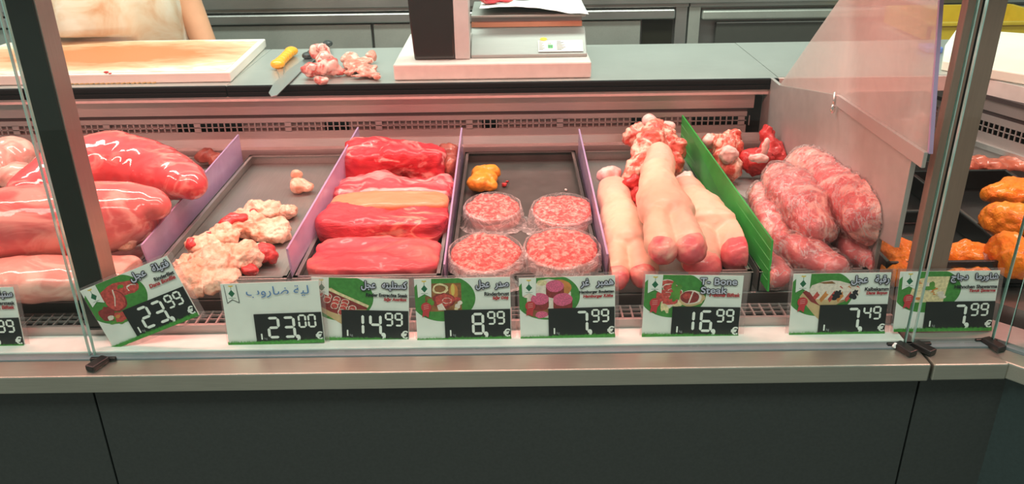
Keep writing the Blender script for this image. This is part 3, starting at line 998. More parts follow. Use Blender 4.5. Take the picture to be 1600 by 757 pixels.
o = blob('marinated_meat', [E(1480 + 26 * k, 256 + (k % 2) * 4, .885, .035, .03, .018) for k in range(6)], meat('film_red_meat', (.42, .08, .045), (.60, .18, .10), (.75, .42, .32), .4, 14, (1, 1, 1), .25, .9, .3), seed=90, floor=.878)
tag(o, 'brownish red marinated meat under film at the back right', 'meat')

# ---------------------------------------------------------------- price cards
AR = {'ا': (0xFE8D, 0xFE8E, None, None), 'ب': (0xFE8F, 0xFE90, 0xFE91, 0xFE92), 'ة': (0xFE93, 0xFE94, None, None), 'ت': (0xFE95, 0xFE96, 0xFE97, 0xFE98),
      'ج': (0xFE9D, 0xFE9E, 0xFE9F, 0xFEA0), 'د': (0xFEA9, 0xFEAA, None, None), 'ر': (0xFEAD, 0xFEAE, None, None), 'س': (0xFEB1, 0xFEB2, 0xFEB3, 0xFEB4),
      'ش': (0xFEB5, 0xFEB6, 0xFEB7, 0xFEB8), 'ص': (0xFEB9, 0xFEBA, 0xFEBB, 0xFEBC), 'ض': (0xFEBD, 0xFEBE, 0xFEBF, 0xFEC0), 'ع': (0xFEC9, 0xFECA, 0xFECB, 0xFECC),
      'غ': (0xFECD, 0xFECE, 0xFECF, 0xFED0), 'ف': (0xFED1, 0xFED2, 0xFED3, 0xFED4), 'ق': (0xFED5, 0xFED6, 0xFED7, 0xFED8), 'ك': (0xFED9, 0xFEDA, 0xFEDB, 0xFEDC),
      'ل': (0xFEDD, 0xFEDE, 0xFEDF, 0xFEE0), 'م': (0xFEE1, 0xFEE2, 0xFEE3, 0xFEE4), 'ه': (0xFEE9, 0xFEEA, 0xFEEB, 0xFEEC), 'و': (0xFEED, 0xFEEE, None, None), 'ي': (0xFEF1, 0xFEF2, 0xFEF3, 0xFEF4)}


def arabic(s):
    """joined letter forms in left-to-right drawing order"""
    out = ''
    for i, ch in enumerate(s):
        if ch not in AR:
            out += ch
            continue
        f = AR[ch]
        prev = i > 0 and s[i - 1] in AR and AR[s[i - 1]][2] is not None
        nxt = i + 1 < len(s) and s[i + 1] in AR and f[2] is not None
        k = 3 if prev and nxt else 1 if prev else 2 if nxt else 0
        out += chr(f[k])
    return out[::-1]


TXT = {}


def letters(s):
    """flat outline of a text as (vertices, faces)"""
    if s in TXT:
        return TXT[s]
    c = bpy.data.curves.new('t', 'FONT')
    c.body = s
    c.size = 1
    c.resolution_u = 4
    o = bpy.data.objects.new('t', c)
    COL.objects.link(o)
    dg = bpy.context.evaluated_depsgraph_get()
    dg.update()
    me = bpy.data.meshes.new_from_object(o.evaluated_get(dg))
    r = ([(v.co.x, v.co.y) for v in me.vertices], [tuple(p.vertices) for p in me.polygons])
    bpy.data.objects.remove(o)
    bpy.data.curves.remove(c)
    bpy.data.meshes.remove(me)
    TXT[s] = r
    return r


class Flat:
    """printed shapes in card millimetres, each a hair above the last"""

    def __init__(self):
        self.v, self.f, self.m, self.mats = [], [], [], []
        self.z = .1

    def mi(self, m):
        if m not in self.mats:
            self.mats.append(m)
        return self.mats.index(m)

    def poly(self, pts, m, dz=.02):
        self.z += dz
        n = len(self.v)
        self.v += [(x, y, self.z) for x, y in pts]
        self.f.append(tuple(range(n, n + len(pts))))
        self.m.append(self.mi(m))

    def text(self, s, m, x, y, h, w=None, right=True, bold=0.0, slant=0.0, wmax=None):
        v, f = letters(s)
        if not v:
            return
        x0, x1 = min(p[0] for p in v), max(p[0] for p in v)
        y0, y1 = min(p[1] for p in v), max(p[1] for p in v)
        sy = h / (y1 - y0)
        sx = sy if w is None else w / (x1 - x0)
        if wmax and (x1 - x0) * sx > wmax:
            sx = wmax / (x1 - x0)
        ox = x - (x1 if right else x0) * sx
        offs = [(0, 0)] if not bold else [(bold * math.cos(a * math.pi / 4), bold * math.sin(a * math.pi / 4)) for a in range(8)]
        for k, (dx, dy) in enumerate(offs):
            self.z += .012 if k else .03
            n = len(self.v)
            self.v += [(ox + px * sx + dx + slant * (py - y0) * sy, y + (py - y0) * sy + dy, self.z) for px, py in v]
            self.f += [tuple(i + n for i in q) for q in f]
            self.m += [self.mi(m)] * len(f)

    def build(self, name, parent, lift):
        if not self.f:
            return None
        me = bpy.data.meshes.new(name)
        me.from_pydata([(x * .001, y * .001, (z + lift) * .001) for x, y, z in self.v], [], self.f)
        for m in self.mats:
            me.materials.append(m)
        me.polygons.foreach_set('material_index', self.m)
        me.update()
        o = bpy.data.objects.new(name, me)
        COL.objects.link(o)
        o.parent = parent
        return o


P = lambda n, c, r=.55, var=.03, sc=60: plain('print_' + n, c, r, 0, var, sc)
C_CARD, C_BLK, C_GRN, C_DGRN = P('card', (.80, .80, .75)), P('black', (.012, .013, .014), .4), P('green', (.06, .24, .045), var=.2, sc=150), P('deep_green', (.015, .13, .06))
C_GRASS, C_YEL, C_RED, C_INK, C_LIL = P('grass', (.06, .27, .04), var=.4, sc=300), P('yellow', (.72, .52, .12)), P('red', (.55, .04, .05)), P('ink', (.015, .014, .02)), P('lilac', (.52, .50, .62))
C_RTXT, C_BLUE, C_DIG, C_GREY = P('red_text', (.45, .03, .04)), P('blue_ink', (.08, .20, .46)), P('digit', (.84, .85, .80)), P('grey', (.35, .35, .36))
K_RED, K_DRED, K_PINK, K_WHT, K_WOOD, K_ORG, K_LEAF, K_BRN, K_TAN = P('meat_red', (.55, .07, .06), var=.4, sc=200), P('meat_dark', (.26, .03, .03), var=.3, sc=200), P('mince_pink', (.72, .12, .24), var=.35, sc=500), P('fat_white', (.80, .66, .58), var=.15, sc=200), P('board_wood', (.62, .42, .22), var=.1, sc=90), P('carrot', (.62, .22, .06), var=.2), P('leaf', (.10, .26, .04), var=.3), P('warm_brown', (.28, .11, .04), var=.4, sc=90), P('pasta', (.78, .62, .36), var=.25, sc=200)

SEG = {'0': 'abcdef', '1': 'bc', '2': 'abged', '3': 'abgcd', '4': 'fgbc', '5': 'afgcd', '6': 'afgedc', '7': 'abc', '8': 'abcdefg', '9': 'abfgcd', 'l': 'ef'}


def seven(fl, ch, x, y, w, h, t, sl=.0):
    g = t * .12

    def hexa(p, q):
        a, b = Vector(p), Vector(q)
        u = (b - a).normalized()
        n = Vector((-u.y, u.x)) * t / 2
        a, b = a + u * g, b - u * g
        pts = [a, a + u * t / 2 + n, b - u * t / 2 + n, b, b - u * t / 2 - n, a + u * t / 2 - n]
        fl.poly([(x + p.x + sl * p.y, y + p.y) for p in pts], C_DIG, .001)
    T = {'a': ((0, h), (w, h)), 'b': ((w, h), (w, h / 2)), 'c': ((w, h / 2), (w, 0)), 'd': ((0, 0), (w, 0)), 'e': ((0, h / 2), (0, 0)), 'f': ((0, h), (0, h / 2)), 'g': ((0, h / 2), (w, h / 2))}
    for s in SEG[ch]:
        hexa(*T[s])


def oval(cx, cy, rx, ry, n=28, jag=0, seed=0, clip=None, a0=0):
    pts = []
    for i in range(n):
        a = 2 * math.pi * i / n + a0
        k = 1 + jag * noise.noise(Vector((math.cos(a) * 2, math.sin(a) * 2, seed * 1.7)))
        x, y = cx + rx * k * math.cos(a), cy + ry * k * math.sin(a)
        if clip:
            x, y = min(max(x, clip[0]), clip[1]), min(max(y, clip[2]), clip[3])
        pts.append((x, y))
    return pts


def picture(fl, kind):
    o = lambda cx, cy, rx, ry, m, jag=.25, seed=1, n=20: fl.poly(oval(cx, cy, rx, ry, n, jag, seed), m)
    if kind == 'fillet':
        o(52, 84, 34, 12, K_RED, .3, 2)
        o(76, 80, 12, 9, K_RED, .2, 3); o(76, 81, 8, 5, K_WHT, .5, 3); o(76, 80, 7, 4, K_RED, .4, 5)
        o(20, 56, 12, 12, K_DRED, .4, 4)
        o(43, 70, 17, 18, K_DRED, .15, 6); o(42, 71, 15.5, 16.5, K_RED, .15, 6)
        fl.poly([(46, 88), (48, 88), (45, 75), (38, 62), (37, 63), (43, 75)], K_WHT)
        o(40, 41, 20, 8, K_LEAF, .7, 7, 30)
        o(36, 44, 10, 8, K_RED, .5, 8, 26); o(33, 46, 4, 3, K_ORG, .4, 9); o(60, 88, 6, 3, K_LEAF, .6, 2); o(22, 48, 5, 4, K_WHT, .4, 3)
    elif kind == 'ribs':
        fl.poly([(2, 75), (2, 55), (45, 27), (45, 52), (84, 52), (80, 56), (30, 88), (14, 82)], K_WOOD)
        fl.poly([(2, 74), (8, 82), (14, 87), (22, 88), (86, 57), (84, 53), (48, 53), (40, 44), (28, 48), (2, 62)], K_DRED)
        for i in range(4):
            for j in range(4 - (i > 1)):
                o(12 + i * 11 + j * 13, 78 - i * 10 + (-4.5 * j) + 3 * i * .0, 6.2, 5.4, K_WHT, .15, i + j)
                o(12 + i * 11 + j * 13, 78 - i * 10 + (-4.5 * j), 5.3, 4.4, K_RED, .3, i * 3 + j)
        fl.poly([(16, 88), (20, 91), (88, 60), (86, 56)], K_TAN)
    elif kind == 'brisket':
        fl.poly([(16, 50), (73, 50), (73, 97), (26, 97), (26, 76), (16, 76)], K_BRN)
        o(40, 88, 13, 9, K_TAN, .2, 2); o(40, 88, 9, 6, K_BRN, .2, 3); o(61, 82, 7, 14, K_ORG, .1, 2); o(60, 86, 3, 10, K_YEL if False else C_YEL, .1, 3)
        o(45, 68, 18, 13, K_DRED, .15, 4); o(46, 69, 15, 10, K_RED, .2, 5); o(50, 68, 8, 5, K_WHT, .4, 6); o(50, 68, 7, 4, K_RED, .3, 7)
        fl.poly([(34, 60), (42, 64), (48, 52), (36, 52)], K_WHT)
        o(66, 58, 4.5, 4, K_WHT, .3, 8); o(70, 64, 4, 4, K_WHT, .3, 9); o(64, 54, 3, 2.5, K_TAN, .3, 10); o(24, 66, 6, 5, K_LEAF, .5, 11); o(66, 70, 5, 4, K_RED, .2, 3)
    elif kind == 'burger':
        o(46, 68, 36, 34, K_WHT, .1, 2); o(36, 96, 8, 5, K_TAN, .2, 3); o(30, 46, 20, 8, K_BRN, .3, 4); o(34, 42, 10, 6, K_PINK, .2, 9)
        o(62, 86, 20, 15, K_ORG, .1, 3)
        for cx, cy, r in ((56, 89, 14), (32, 68, 14), (68, 66, 15)):
            fl.poly([(cx - r, cy)] + [(cx - r * math.cos(a * .314), cy - 12 - r * .55 * math.sin(a * .314)) for a in range(11)] + [(cx + r, cy)], K_DRED)
            o(cx, cy + 1, r, r * .72, K_PINK, .08, cx)
        o(12, 78, 8, 7, K_WHT, .4, 6, 12)
    elif kind == 'tbone':
        o(33, 60, 8, 20, K_TAN, .5, 2); o(50, 58, 12, 7, K_TAN, .4, 3)
        fl.poly([(20, 76), (24, 82), (46, 54), (40, 48)], K_WHT)
        for i in range(5):
            o(34 + 6 * (i % 3), 90 - i * 7, 13, 7.5, K_WHT, .2, i); o(34 + 6 * (i % 3), 89.5 - i * 7, 12.4, 6.7, K_RED, .3, i + 4)
        o(26, 70, 8, 11, K_RED, .3, 6)
        o(73, 66, 20, 13, K_WOOD, .2, 5); o(72, 68, 17, 12, K_WHT, .15, 6); o(70, 68, 15, 10.5, K_DRED, .15, 6); o(66, 70, 7, 5, K_RED, .4, 6); fl.poly([(74, 79), (76, 79), (70, 58), (68, 58)], K_WHT)
        o(47, 76, 8, 14, K_LEAF, .9, 8, 40)
    elif kind == 'neck':
        fl.poly([(12, 66), (20, 78), (96, 64), (102, 70), (98, 78), (70, 52), (46, 26), (38, 34)], K_WOOD)
        o(60, 76, 40, 17, K_WHT, .2, 2)
        for i in range(5):
            a = 30 + i * 13
            fl.poly([(a, 62), (a + 3, 56), (a + 22, 80), (a + 18, 84), (a + 8, 74)], K_ORG if i % 2 else K_RED)
            o(a + 16, 74 + 3 * (i < 2), 7, 8, K_WHT, .3, i)
        fl.poly([(16, 74), (30, 58), (46, 50), (40, 56), (24, 78)], K_DRED)
        for cx, cy in ((68, 66), (72, 72), (94, 66), (98, 72)):
            o(cx, cy, 5, 5, K_LEAF if False else C_INK, 1.0, cx, 14)
        fl.poly([(40, 90), (60, 92), (66, 88), (48, 88)], K_BRN)
    elif kind == 'shawarma':
        fl.poly([(16, 51), (70, 51), (76, 96), (40, 96), (22, 80)], K_TAN)
        for i in range(26):
            o(24 + (i * 17) % 46, 56 + (i * 23) % 36, 6, 2.6, (K_WHT, K_TAN, K_ORG, K_WHT)[i % 4], .4, i, 9)
        o(46, 76, 10, 3.5, K_LEAF, .3, 3); o(50, 81, 4, 7, K_LEAF, .4, 4)
    elif kind == 'dish':
        fl.poly(oval(70, 58, 46, 12, 30), C_CARD); fl.poly(oval(70, 60, 44, 10, 30), P('plate_grey', (.5, .52, .52)))
        for i in range(26):
            o(36 + (i * 19) % 62, 62 + (i * 11) % 26, 6, 4, (K_LEAF, K_TAN, K_WHT, K_RED, K_RED, K_ORG)[min(5, (i * 19) % 62 // 10)], .4, i, 10)


def price_card(label, q, lean, y0, title, sub, red, big, small, pic, blank=False, sz=1.0, comma=True, basis=None, hold=(3, 7, -1, 4)):
    """q: the card's four corners in the photograph (top left, top right, bottom right, bottom left)"""
    if basis is None:
        bl, br = ony(y0, *q[3]), ony(y0, *q[2])
        zb = max(ZS + .0015, min(bl.z, br.z))
        a = R(lean)
        nrm = Vector((0, -math.cos(a), math.sin(a)))
        pl = Vector((0, y0, zb))

        def hit(p):
            dr = ray(*p)
            return CAM + dr * ((pl - CAM).dot(nrm) / dr.dot(nrm))
        c = [hit(p) for p in q]
        u = ((c[1] - c[0]) + (c[2] - c[3])) / 2
        w = u.length
        u = u.normalized()
        v = nrm.cross(u)
        h = ((c[0] - c[3]).dot(v) + (c[1] - c[2]).dot(v)) / 2
        mid = (c[0] + c[1] + c[2] + c[3]) / 4
        org = mid - u * w / 2 - v * h / 2
    else:
        org, u, v, nrm, w, h = basis
    M = Matrix.Translation(org) @ Matrix((u, v, nrm)).transposed().to_4x4() @ Matrix.Diagonal((w / .150, h / .105, 1, 1))
    t = thing('price_card', label, 'price card', group='price cards on the sill', mat4=M)

    def flat_box(name, x0, x1, y0_, y1, z0, z1, m):
        bm = BM()
        box(bm, x0 * .001, x1 * .001, y0_ * .001, y1 * .001, z0 * .001, z1 * .001)
        me = bpy.data.meshes.new(name)
        bmesh.ops.recalc_face_normals(bm, faces=bm.faces)
        bm.to_mesh(me)
        bm.free()
        me.materials.append(m)
        o = bpy.data.objects.new(name, me)
        COL.objects.link(o)
        o.parent = t
        return o
    flat_box('clear_sleeve', -hold[0], 150 + hold[1], hold[2], 105 + hold[3], -2.2, -1.2, HOLDER)
    flat_box('paper_card', 0, 150, 0, 105, -1.0, 0, C_CARD)
    if not blank:
        f = Flat()
        f.poly(oval(44, 72, 51, 39, 60, 0, 0, (0, 150, 0, 105)), C_GRN)
        f.build('green_oval', t, 0)
        f = Flat()
        picture(f, pic)
        f.build('food_picture', t, .12)
    f = Flat()
    pn = [(4, 105), (27, 105), (26, 74), (15.5, 80), (5, 74)]
    if blank:
        pn = [(5, 103), (24, 103), (26, 72), (15.5, 78), (7, 72)]
        f.poly(pn, C_INK)
        f.poly([(5.7, 103.2), (23.3, 103.2), (25.0, 73.6), (15.5, 79), (7.9, 73.6)], C_CARD)
    else:
        f.poly(pn, C_CARD)
    f.poly([(15.5, 95), (20.5, 88.5), (15.5, 82.5), (10.5, 88.5)], C_DGRN)
    f.poly([(15.1, 94), (15.9, 94), (15.9, 100), (15.1, 100)], C_DGRN)
    f.poly([(15.5, 99), (11.5, 101), (12.5, 102.5), (15.5, 102), (18.5, 102.5), (19.5, 101)], C_YEL)
    f.poly([(10, 80.6), (21, 80.6), (21, 81.2), (10, 81.2)], C_DGRN)
    f.build('emblem', t, .9)
    if not blank and pic not in ('fillet', 'ribs'):
        f = Flat()
        cx, cy = 17, 58
        f.poly([(cx - 5, cy - 4), (cx + 5, cy - 4), (cx + 3, cy - 18), (cx - 2, cy - 14), (cx - 7, cy - 17)], C_RED)
        f.poly(oval(cx, cy, 8, 8, 24, .06, 3), C_RED)
        for k in range(3):
            f.poly([(cx - 4, cy + 2.6 - k * 3), (cx + 4, cy + 4 - k * 3), (cx + 4, cy + 4.8 - k * 3), (cx - 4, cy + 3.4 - k * 3)], P('seal_pink', (.75, .35, .33)))
        f.build('red_seal', t, 1.4)
    flat_box('price_panel', 45, 149, 4, 52, .2, 2.4, C_BLK)
    f = Flat()
    x = 108
    for ch in reversed(big):
        w_ = 17 if ch != '1' or len(big) == 1 else 4
        if ch == '1':
            seven(f, 'l', x - 6, 12, 1, 33, 4.3)
            x -= 14
        else:
            seven(f, ch, x - 18, 12, 15.5, 33, 4.3)
            x -= 24
    for k, ch in enumerate(small):
        seven(f, ch, 114 + k * 15, 28, 10, 20, 3)
    f.text(',', C_DIG, 113, 3.5, 11, right=True, bold=.7)
    f.text('€', C_DIG, 148, 6, 13, right=True, bold=.5)
    f.text('1', C_DIG, 54.5, 9, 9.5, right=True, bold=.5)
    f.text('kg', C_GREY, 62, 7.5, 5, right=True)
    f.build('price_digits', t, 2.45)
    if title:
        f = Flat()
        if isinstance(title, tuple):
            for k, s in enumerate(title):
                yy, xx = 90 - k * 15, 100 if k else 98
                xx = 84 if not k else 86
                f.text(s, C_INK, xx, yy, 11, right=False, bold=1.5, w=56 if not k else 40)
            for k, s in enumerate(title):
                yy, xx = 90 - k * 15, 84 if not k else 86
                f.text(s, C_LIL, xx, yy, 11, right=False, bold=.35, w=56 if not k else 40)
        elif blank:
            f.text(arabic(title), C_BLUE, 134, 80, 19, right=True, w=96)
        else:
            words = title.split(' ')
            s = arabic(title).replace(' ', '   ')
            wd = min(70, 7.2 * len(title)) * sz
            f.text(s, C_INK, 147, 86, 15, right=True, bold=1.9, w=wd)
            f.text(s, C_LIL, 147, 86, 15, right=True, bold=.45, w=wd)
        f.build('handwritten_title' if blank else 'title_lettering', t, 1.8)
    if sub:
        f = Flat()
        f.text(sub, C_INK, 148, 75.5, 5.6, right=True, bold=.35, wmax=64)
        f.build('subtitle_lettering', t, 1.8)
    if red:
        f = Flat()
        f.text(red, C_RTXT, 146, 68 if sub else 70, 6, right=True, bold=.4, slant=.15, wmax=48)
        f.build('red_lettering', t, 1.8)
    f = Flat()
    rnd = random.Random(len(label))
    top = []
    xx = 150.0
    while xx > 0:
        top.append((xx, 4 + rnd.random() * 1.2))
        top.append((xx - .9, 5.6 + rnd.random() * 3.4))
        xx -= 1.8
    f.poly([(0, -.3), (150, -.3)] + top, C_GRASS)
    f.build('grass_strip', t, 2.8)
    return t


price_card('price card cut off by the left edge of the photo, ending in 89', [(-118, 452), (22, 449), (38, 542), (-112, 546)], 8, .034, 'ستيك', 'Rindersteak', 'Dana Biftek', '', '89', 'fillet')
price_card('tilted price card reading 23,99 for fillet beside the left post', [(122, 456), (258, 401.5), (314, 491), (181, 545)], 8, .026, 'فتيلة عجل', 'Rinderfilet', 'Dana Bonfile', '23', '99', 'fillet', hold=(2, 9, -8, 4))
price_card('mostly blank price card with blue handwriting, reading 23,00', [(345, 444), (497, 439), (508, 534), (357, 540)], 8, .027, 'لية ضاروب', '', '', '23', '00', None, True)
price_card('price card reading 14,99 for entrecote below the beef joints', [(487, 433), (640, 437), (638, 534), (490, 531)], 8, .037, 'كستليته عجل', 'Rinder Entrecôte Steak', 'Sığır Antrikot', '14', '99', 'ribs')
price_card('price card reading 8,99 for brisket with a spiced joint picture', [(648, 436), (798, 433.5), (798, 530), (651, 534)], 8, .034, 'صدر عجل', 'Rinderbrust', 'Sığır Döş', '8', '99', 'brisket')
price_card('price card reading 7,99 for hamburger below the wrapped patties', [(811, 435), (962, 430.5), (960, 526), (813, 531)], 8, .034, 'همبر غر', 'Hamburger Bouletten', 'Hamburger Köfte', '7', '99', 'burger', hold=(3, 6, -1, 5))
price_card('price card reading 16,99 with T-Bone Steak in Latin letters', [(1009, 429.5), (1164, 431), (1151, 528), (1002, 525.5)], 8, .034, ('T- Bone', 'Steak'), '', 'T-Bone Biftek', '16', '99', 'tbone', hold=(3, 9, -1, 5))
price_card('price card reading 7,49 for veal neck before the wrapped necks', [(1242, 428), (1395, 426.5), (1379, 522), (1230, 525)], 8, .034, 'رقبة عجل', 'Kalbskamm', 'Dana Boyun', '7', '49', 'neck', hold=(5, 8, -1, 5))
price_card('price card reading 7,99 for chicken shawarma across the glass joint', [(1411, 425), (1563, 423), (1548, 516), (1391, 518)], 8, .0305, 'شاورما دجاج', 'Hähnchen Shawarma', 'Tavuk Şavarma', '7', '99', 'shawarma')
bl = turned(.028, .038, .845)
a = R(8)
nb = Vector((-d.y, d.x, 0))
nrm = -nb * math.cos(a) + Vector((0, 0, math.sin(a)))
price_card('price card on the turned counter, cut off by the right edge', None, 0, 0, '', '', '', '38', '89', 'dish', basis=(bl, d, nrm.cross(d), nrm, .150, .105))

# ---------------------------------------------------------------- on the worktop
# stained cutting board
m, nt, b = nodes('stained_board')
tcn = N(nt, 'TexCoord')
mp_ = N(nt, 'Mapping')
mp_.inputs['Scale'].default_value = (2.1, 4.6, 0)
mp_.inputs['Location'].default_value = (.06, -.25, 0)
nt.links.new(tcn.outputs['Object'], mp_.inputs[0])
gr = N(nt, 'TexGradient', gradient_type='SPHERICAL')
nt.links.new(mp_.outputs[0], gr.inputs[0])
n1 = noise_tex(nt, 14, (1, 2, 1), 6, .65, .6)
ad = N(nt, 'Math', operation='MULTIPLY_ADD')
nt.links.new(n1.outputs['Fac'], ad.inputs[0])
ad.inputs[1].default_value = .75
nt.links.new(gr.outputs['Fac'], ad.inputs[2])
rp = ramp(nt, ad.outputs[0], [(.38, (.70, .67, .58)), (.54, (.66, .43, .27)), (.95, (.46, .16, .06))])
nt.links.new(rp.outputs[0], b.inputs['Base Color'])
b.inputs['Roughness'].default_value = .5
bump(nt, n1.outputs['Fac'], b, .2, .002)
cb = thing('cutting_board', 'big white cutting board stained orange brown, before the butcher', 'cutting board', (-1.05, 1.05, ZW))
zb_ = 1.080
bq = [Vector((-1.43, .845, ZW + .0005)), Vector((-.672, .850, ZW + .0005)), Vector((-.695, 1.262, ZW + .0005)), Vector((-1.43, 1.262, ZW + .0005))]
prismo('slab', bq, (0, 0, zb_ - ZW - .001), BOARD_W, cb, .003)
bm = BM()
prism(bm, [(p.x * 1, p.y, zb_ - .0002) for p in [bq[0] + Vector((.005, .012, 0)), bq[1] + Vector((-.014, .012, 0)), bq[2] + Vector((-.014, -.012, 0)), bq[3] + Vector((.005, -.012, 0))]], (0, 0, .0006))
o = mesh('stained_face', bm, m)
o.data.transform(Matrix.Translation((1.02, -1.02, 0)))
o.parent = cb
o.matrix_parent_inverse = Matrix.Translation(-cb.location)
o.location = (-1.02, 1.02, 0)
o = blob('meat_crumb', [E(166, 113, 1.0825, .006, .004, .003), E(172, 115, 1.0825, .004, .003, .002)], REDM, voxel=.001, nz=((.001, 200),), floor=1.081)
tag(o, 'red meat crumb at the front edge of the stained cutting board', 'crumb')
SL = plain('yellow_rope', (.62, .48, .2), .7)
bm = BM()
for k in range(24):
    cyl(bm, (-1.15 + k * .0125, .8485, ZW + .001), (-1.140 + k * .0125, .8485, ZW + .003), .0016, seg=6)

# the boards' rubber underlay keeps them in place
tag(mesh('anti_slip_mat', bm, SL, recentre=True), 'yellowish anti slip mat edge under the stained cutting board', 'mat')

kb = steel('knife_blade', (.55, .58, .58), .3, .9)


def blade(name, label, hb, ht, pts, zz, hm, hr, bm_thick=.0025, parts=()):
    k = thing(name, label, 'knife', pts[0], 'knives on the worktop')
    bmm = BM()
    prism(bmm, [Vector((p.x, p.y, zz)) for p in pts], (0, 0, bm_thick))
    mesh('blade', bmm, kb, k, bevel=.0006)
    dirv = (ht - hb)
    es = [(hb + dirv * (i / 6), (hr * (1.0 + .25 * (i in (0, 6)) - .08 * (i in (2, 3))), hr * (1.0 + .25 * (i in (0, 6))), hr * .85), (0, 0, 0)) for i in range(7)]
    blob('handle', es, hm, k, voxel=.0025, nz=(), smooth=4)
    return k


z = ZW + .002
blade('boning_knife', 'boning knife with an orange handle beside the stained board', onz(ZW + .014, 434, 100), onz(ZW + .014, 455, 80),
      [onz(z, *q) for q in ((431, 104), (444, 104), (443, 116), (441, 126), (437, 125), (435, 116))], z, plain('orange_handle', (.86, .36, .02), .35, coat=.3), .0150)
pts = [onz(z, *q) for q in ((487, 86), (495, 92), (470, 113), (444, 140))]
e = [onz(z, 433, 151), onz(z, 424, 153), onz(z, 420, 147), onz(z, 428, 132), onz(z, 452, 110)]
blade('butcher_knife', 'long butcher knife with a dark handle, tip over the worktop edge', onz(ZW + .013, 480, 87), onz(ZW + .016, 512, 68), pts + e, z + .001, plain('dark_handle', (.03, .035, .035), .4), .0115)
o = blob('beef_bone', [E(500, 80, 1.085, .026, .024, .022), E(508, 94, 1.08, .022, .022, .02), E(516, 104, 1.08, .024, .024, .022), E(485, 110, 1.075, .022, .02, .018), E(500, 108, 1.078, .022, .022, .018), E(503, 125, 1.068, .016, .016, .010), E(530, 110, 1.07, .014, .016, .012)], meat('fresh_bone', (.48, .05, .045), (.64, .16, .13), (.82, .48, .42), .5, 22, (1, 1, 1), .38, .35, .5, 1.8), seed=95, nz=((.008, 40), (.003, 100)), floor=ZW + .001, voxel=.003)
tag(o, 'red and white bone trimming lying against the dark knife handle', 'bone')
blob('knuckle', [E(507, 88, 1.098, .013, .012, .010)], BONE, o, seed=96, voxel=.002)
blob('knuckle', [E(488, 104, 1.088, .012, .010, .008)], BONE, o, seed=97, voxel=.002)
o = blob('rib_trimming', chain([E(548, 92, 1.074, .022, .022, .014), E(556, 104, 1.070, .030, .028, .009), E(573, 111, 1.067, .026, .024, .008), E(588, 121, 1.063, .010, .008, .006)], 3) + [E(580, 88, 1.074, .016, .016, .014), E(568, 96, 1.072, .026, .022, .010), E(544, 112, 1.066, .020, .016, .007), E(560, 118, 1.064, .024, .012, .006), E(582, 106, 1.067, .014, .02, .007)], meat('rib_sheet', (.50, .13, .09), (.66, .28, .21), (.80, .52, .44), .45, 24, (1, 1, 1), .42, .3, .5, 1.4), seed=97, nz=((.007, 40), (.003, 110)), floor=ZW + .001, voxel=.003)
tag(o, 'flat pinkish rib trimming with a pointed corner beside the scale board', 'bone')

# scale on a white board
sbd = boxo('scale_board', -.278, .196, .842, 1.235, ZW + .0005, 1.094, plain('white_block', (.70, .65, .60), .45), None, .004)
tag(sbd, 'thick white plastic board under the weighing scale', 'cutting board')
sc = thing('weighing_scale', 'counter scale with tall dark display column and steel body', 'scale', (-.05, 1.0, 1.0945))
zt = 1.0945
pA, pB, pC = ony(.885, 648, 100), ony(.885, 711, 98), ony(.885, 735, 97)
bm = BM()
prism(bm, [(pA.x, .885, zt), (pB.x, .885, zt), (pB.x - .002, .885, 1.52), (pA.x - .012, .885, 1.52), (pA.x - .010, .885, 1.30), (pA.x - .006, .885, 1.18)], (0, .05, 0))
mesh('display_column', bm, plain('dark_brown_plastic', (.018, .010, .009), .18, coat=.5), sc, bevel=.004)
boxo('column_housing', pB.x + .0005, pC.x, .885, .96, zt, 1.52, plain('grey_pink_housing', (.50, .46, .44), .35), sc, .003)
b0, b1 = pC.x + .001, ony(.90, 917, 88).x
prismo('front_shield', [(b0, .895, zt), (b0, .905, zt), (b0, 1.00, 1.150), (b0, .975, 1.152), (b0, .896, zt + .008)], (b1 - b0, 0, 0), steel('shield_steel', (.34, .36, .34), .5, .35), sc, .002)
boxo('scale_body', b0, b1 - .004, 1.00, 1.16, zt, 1.145, ST_DARK, sc)
boxo('copper_bar', b0, b1 - .006, .990, 1.00, 1.152, 1.164, plain('copper_edge', (.50, .22, .13), .4), sc)
boxo('gap_plate', b0, b1 - .006, 1.0, 1.16, 1.146, 1.175, ST_DARK, sc)
boxo('weighing_plate', b0, b1 + .002, .975, 1.20, 1.178, 1.184, steel('plate_steel', (.42, .43, .40), .5, .8, (60, 60, 60)), sc, .0015)
# sticker on the shield
T = Matrix.Translation(ony(.90, 840, 91) + Vector((0, -.002, .002)))
sl = Vector((0, .079, .05)).normalized()
s0 = Vector((ony(.91, 841, 88).x, .9005, zt + .011))
sv = Vector((0, .079, .048)).normalized()
sn = Vector((1, 0, 0)).cross(sv)
SM = Matrix.Translation(s0 + sn * .0022) @ Matrix(((1, 0, 0), sv, sn)).transposed().to_4x4()
st = Flat()
wS = (ony(.93, 910, 75).x - s0.x) * 1000
hS = 40
st.poly([(0, 0), (wS, 0), (wS, hS), (0, hS)], P('sticker_white', (.60, .62, .59)))
GK = P('sticker_ink', (.12, .12, .12))
for k in range(7):
    st.poly([(2, 35 - k * 4.6), (9 + (k * 5) % 9, 35 - k * 4.6), (9 + (k * 5) % 9, 36.8 - k * 4.6), (2, 36.8 - k * 4.6)], GK)
for k in range(8):
    st.poly([(46, 35 - k * 4.2), (56 + (k * 7) % 12, 35 - k * 4.2), (56 + (k * 7) % 12, 36.8 - k * 4.2), (46, 36.8 - k * 4.2)], GK)
st.text('CE', GK, 24, 26, 5, right=False)
st.poly([(24, 12), (36, 12), (36, 24), (24, 24)], P('sticker_green', (.04, .45, .10)))
st.text('M', GK, 26, 14, 8, right=False, bold=.4)
so = st.build('type_sticker', None, 0)
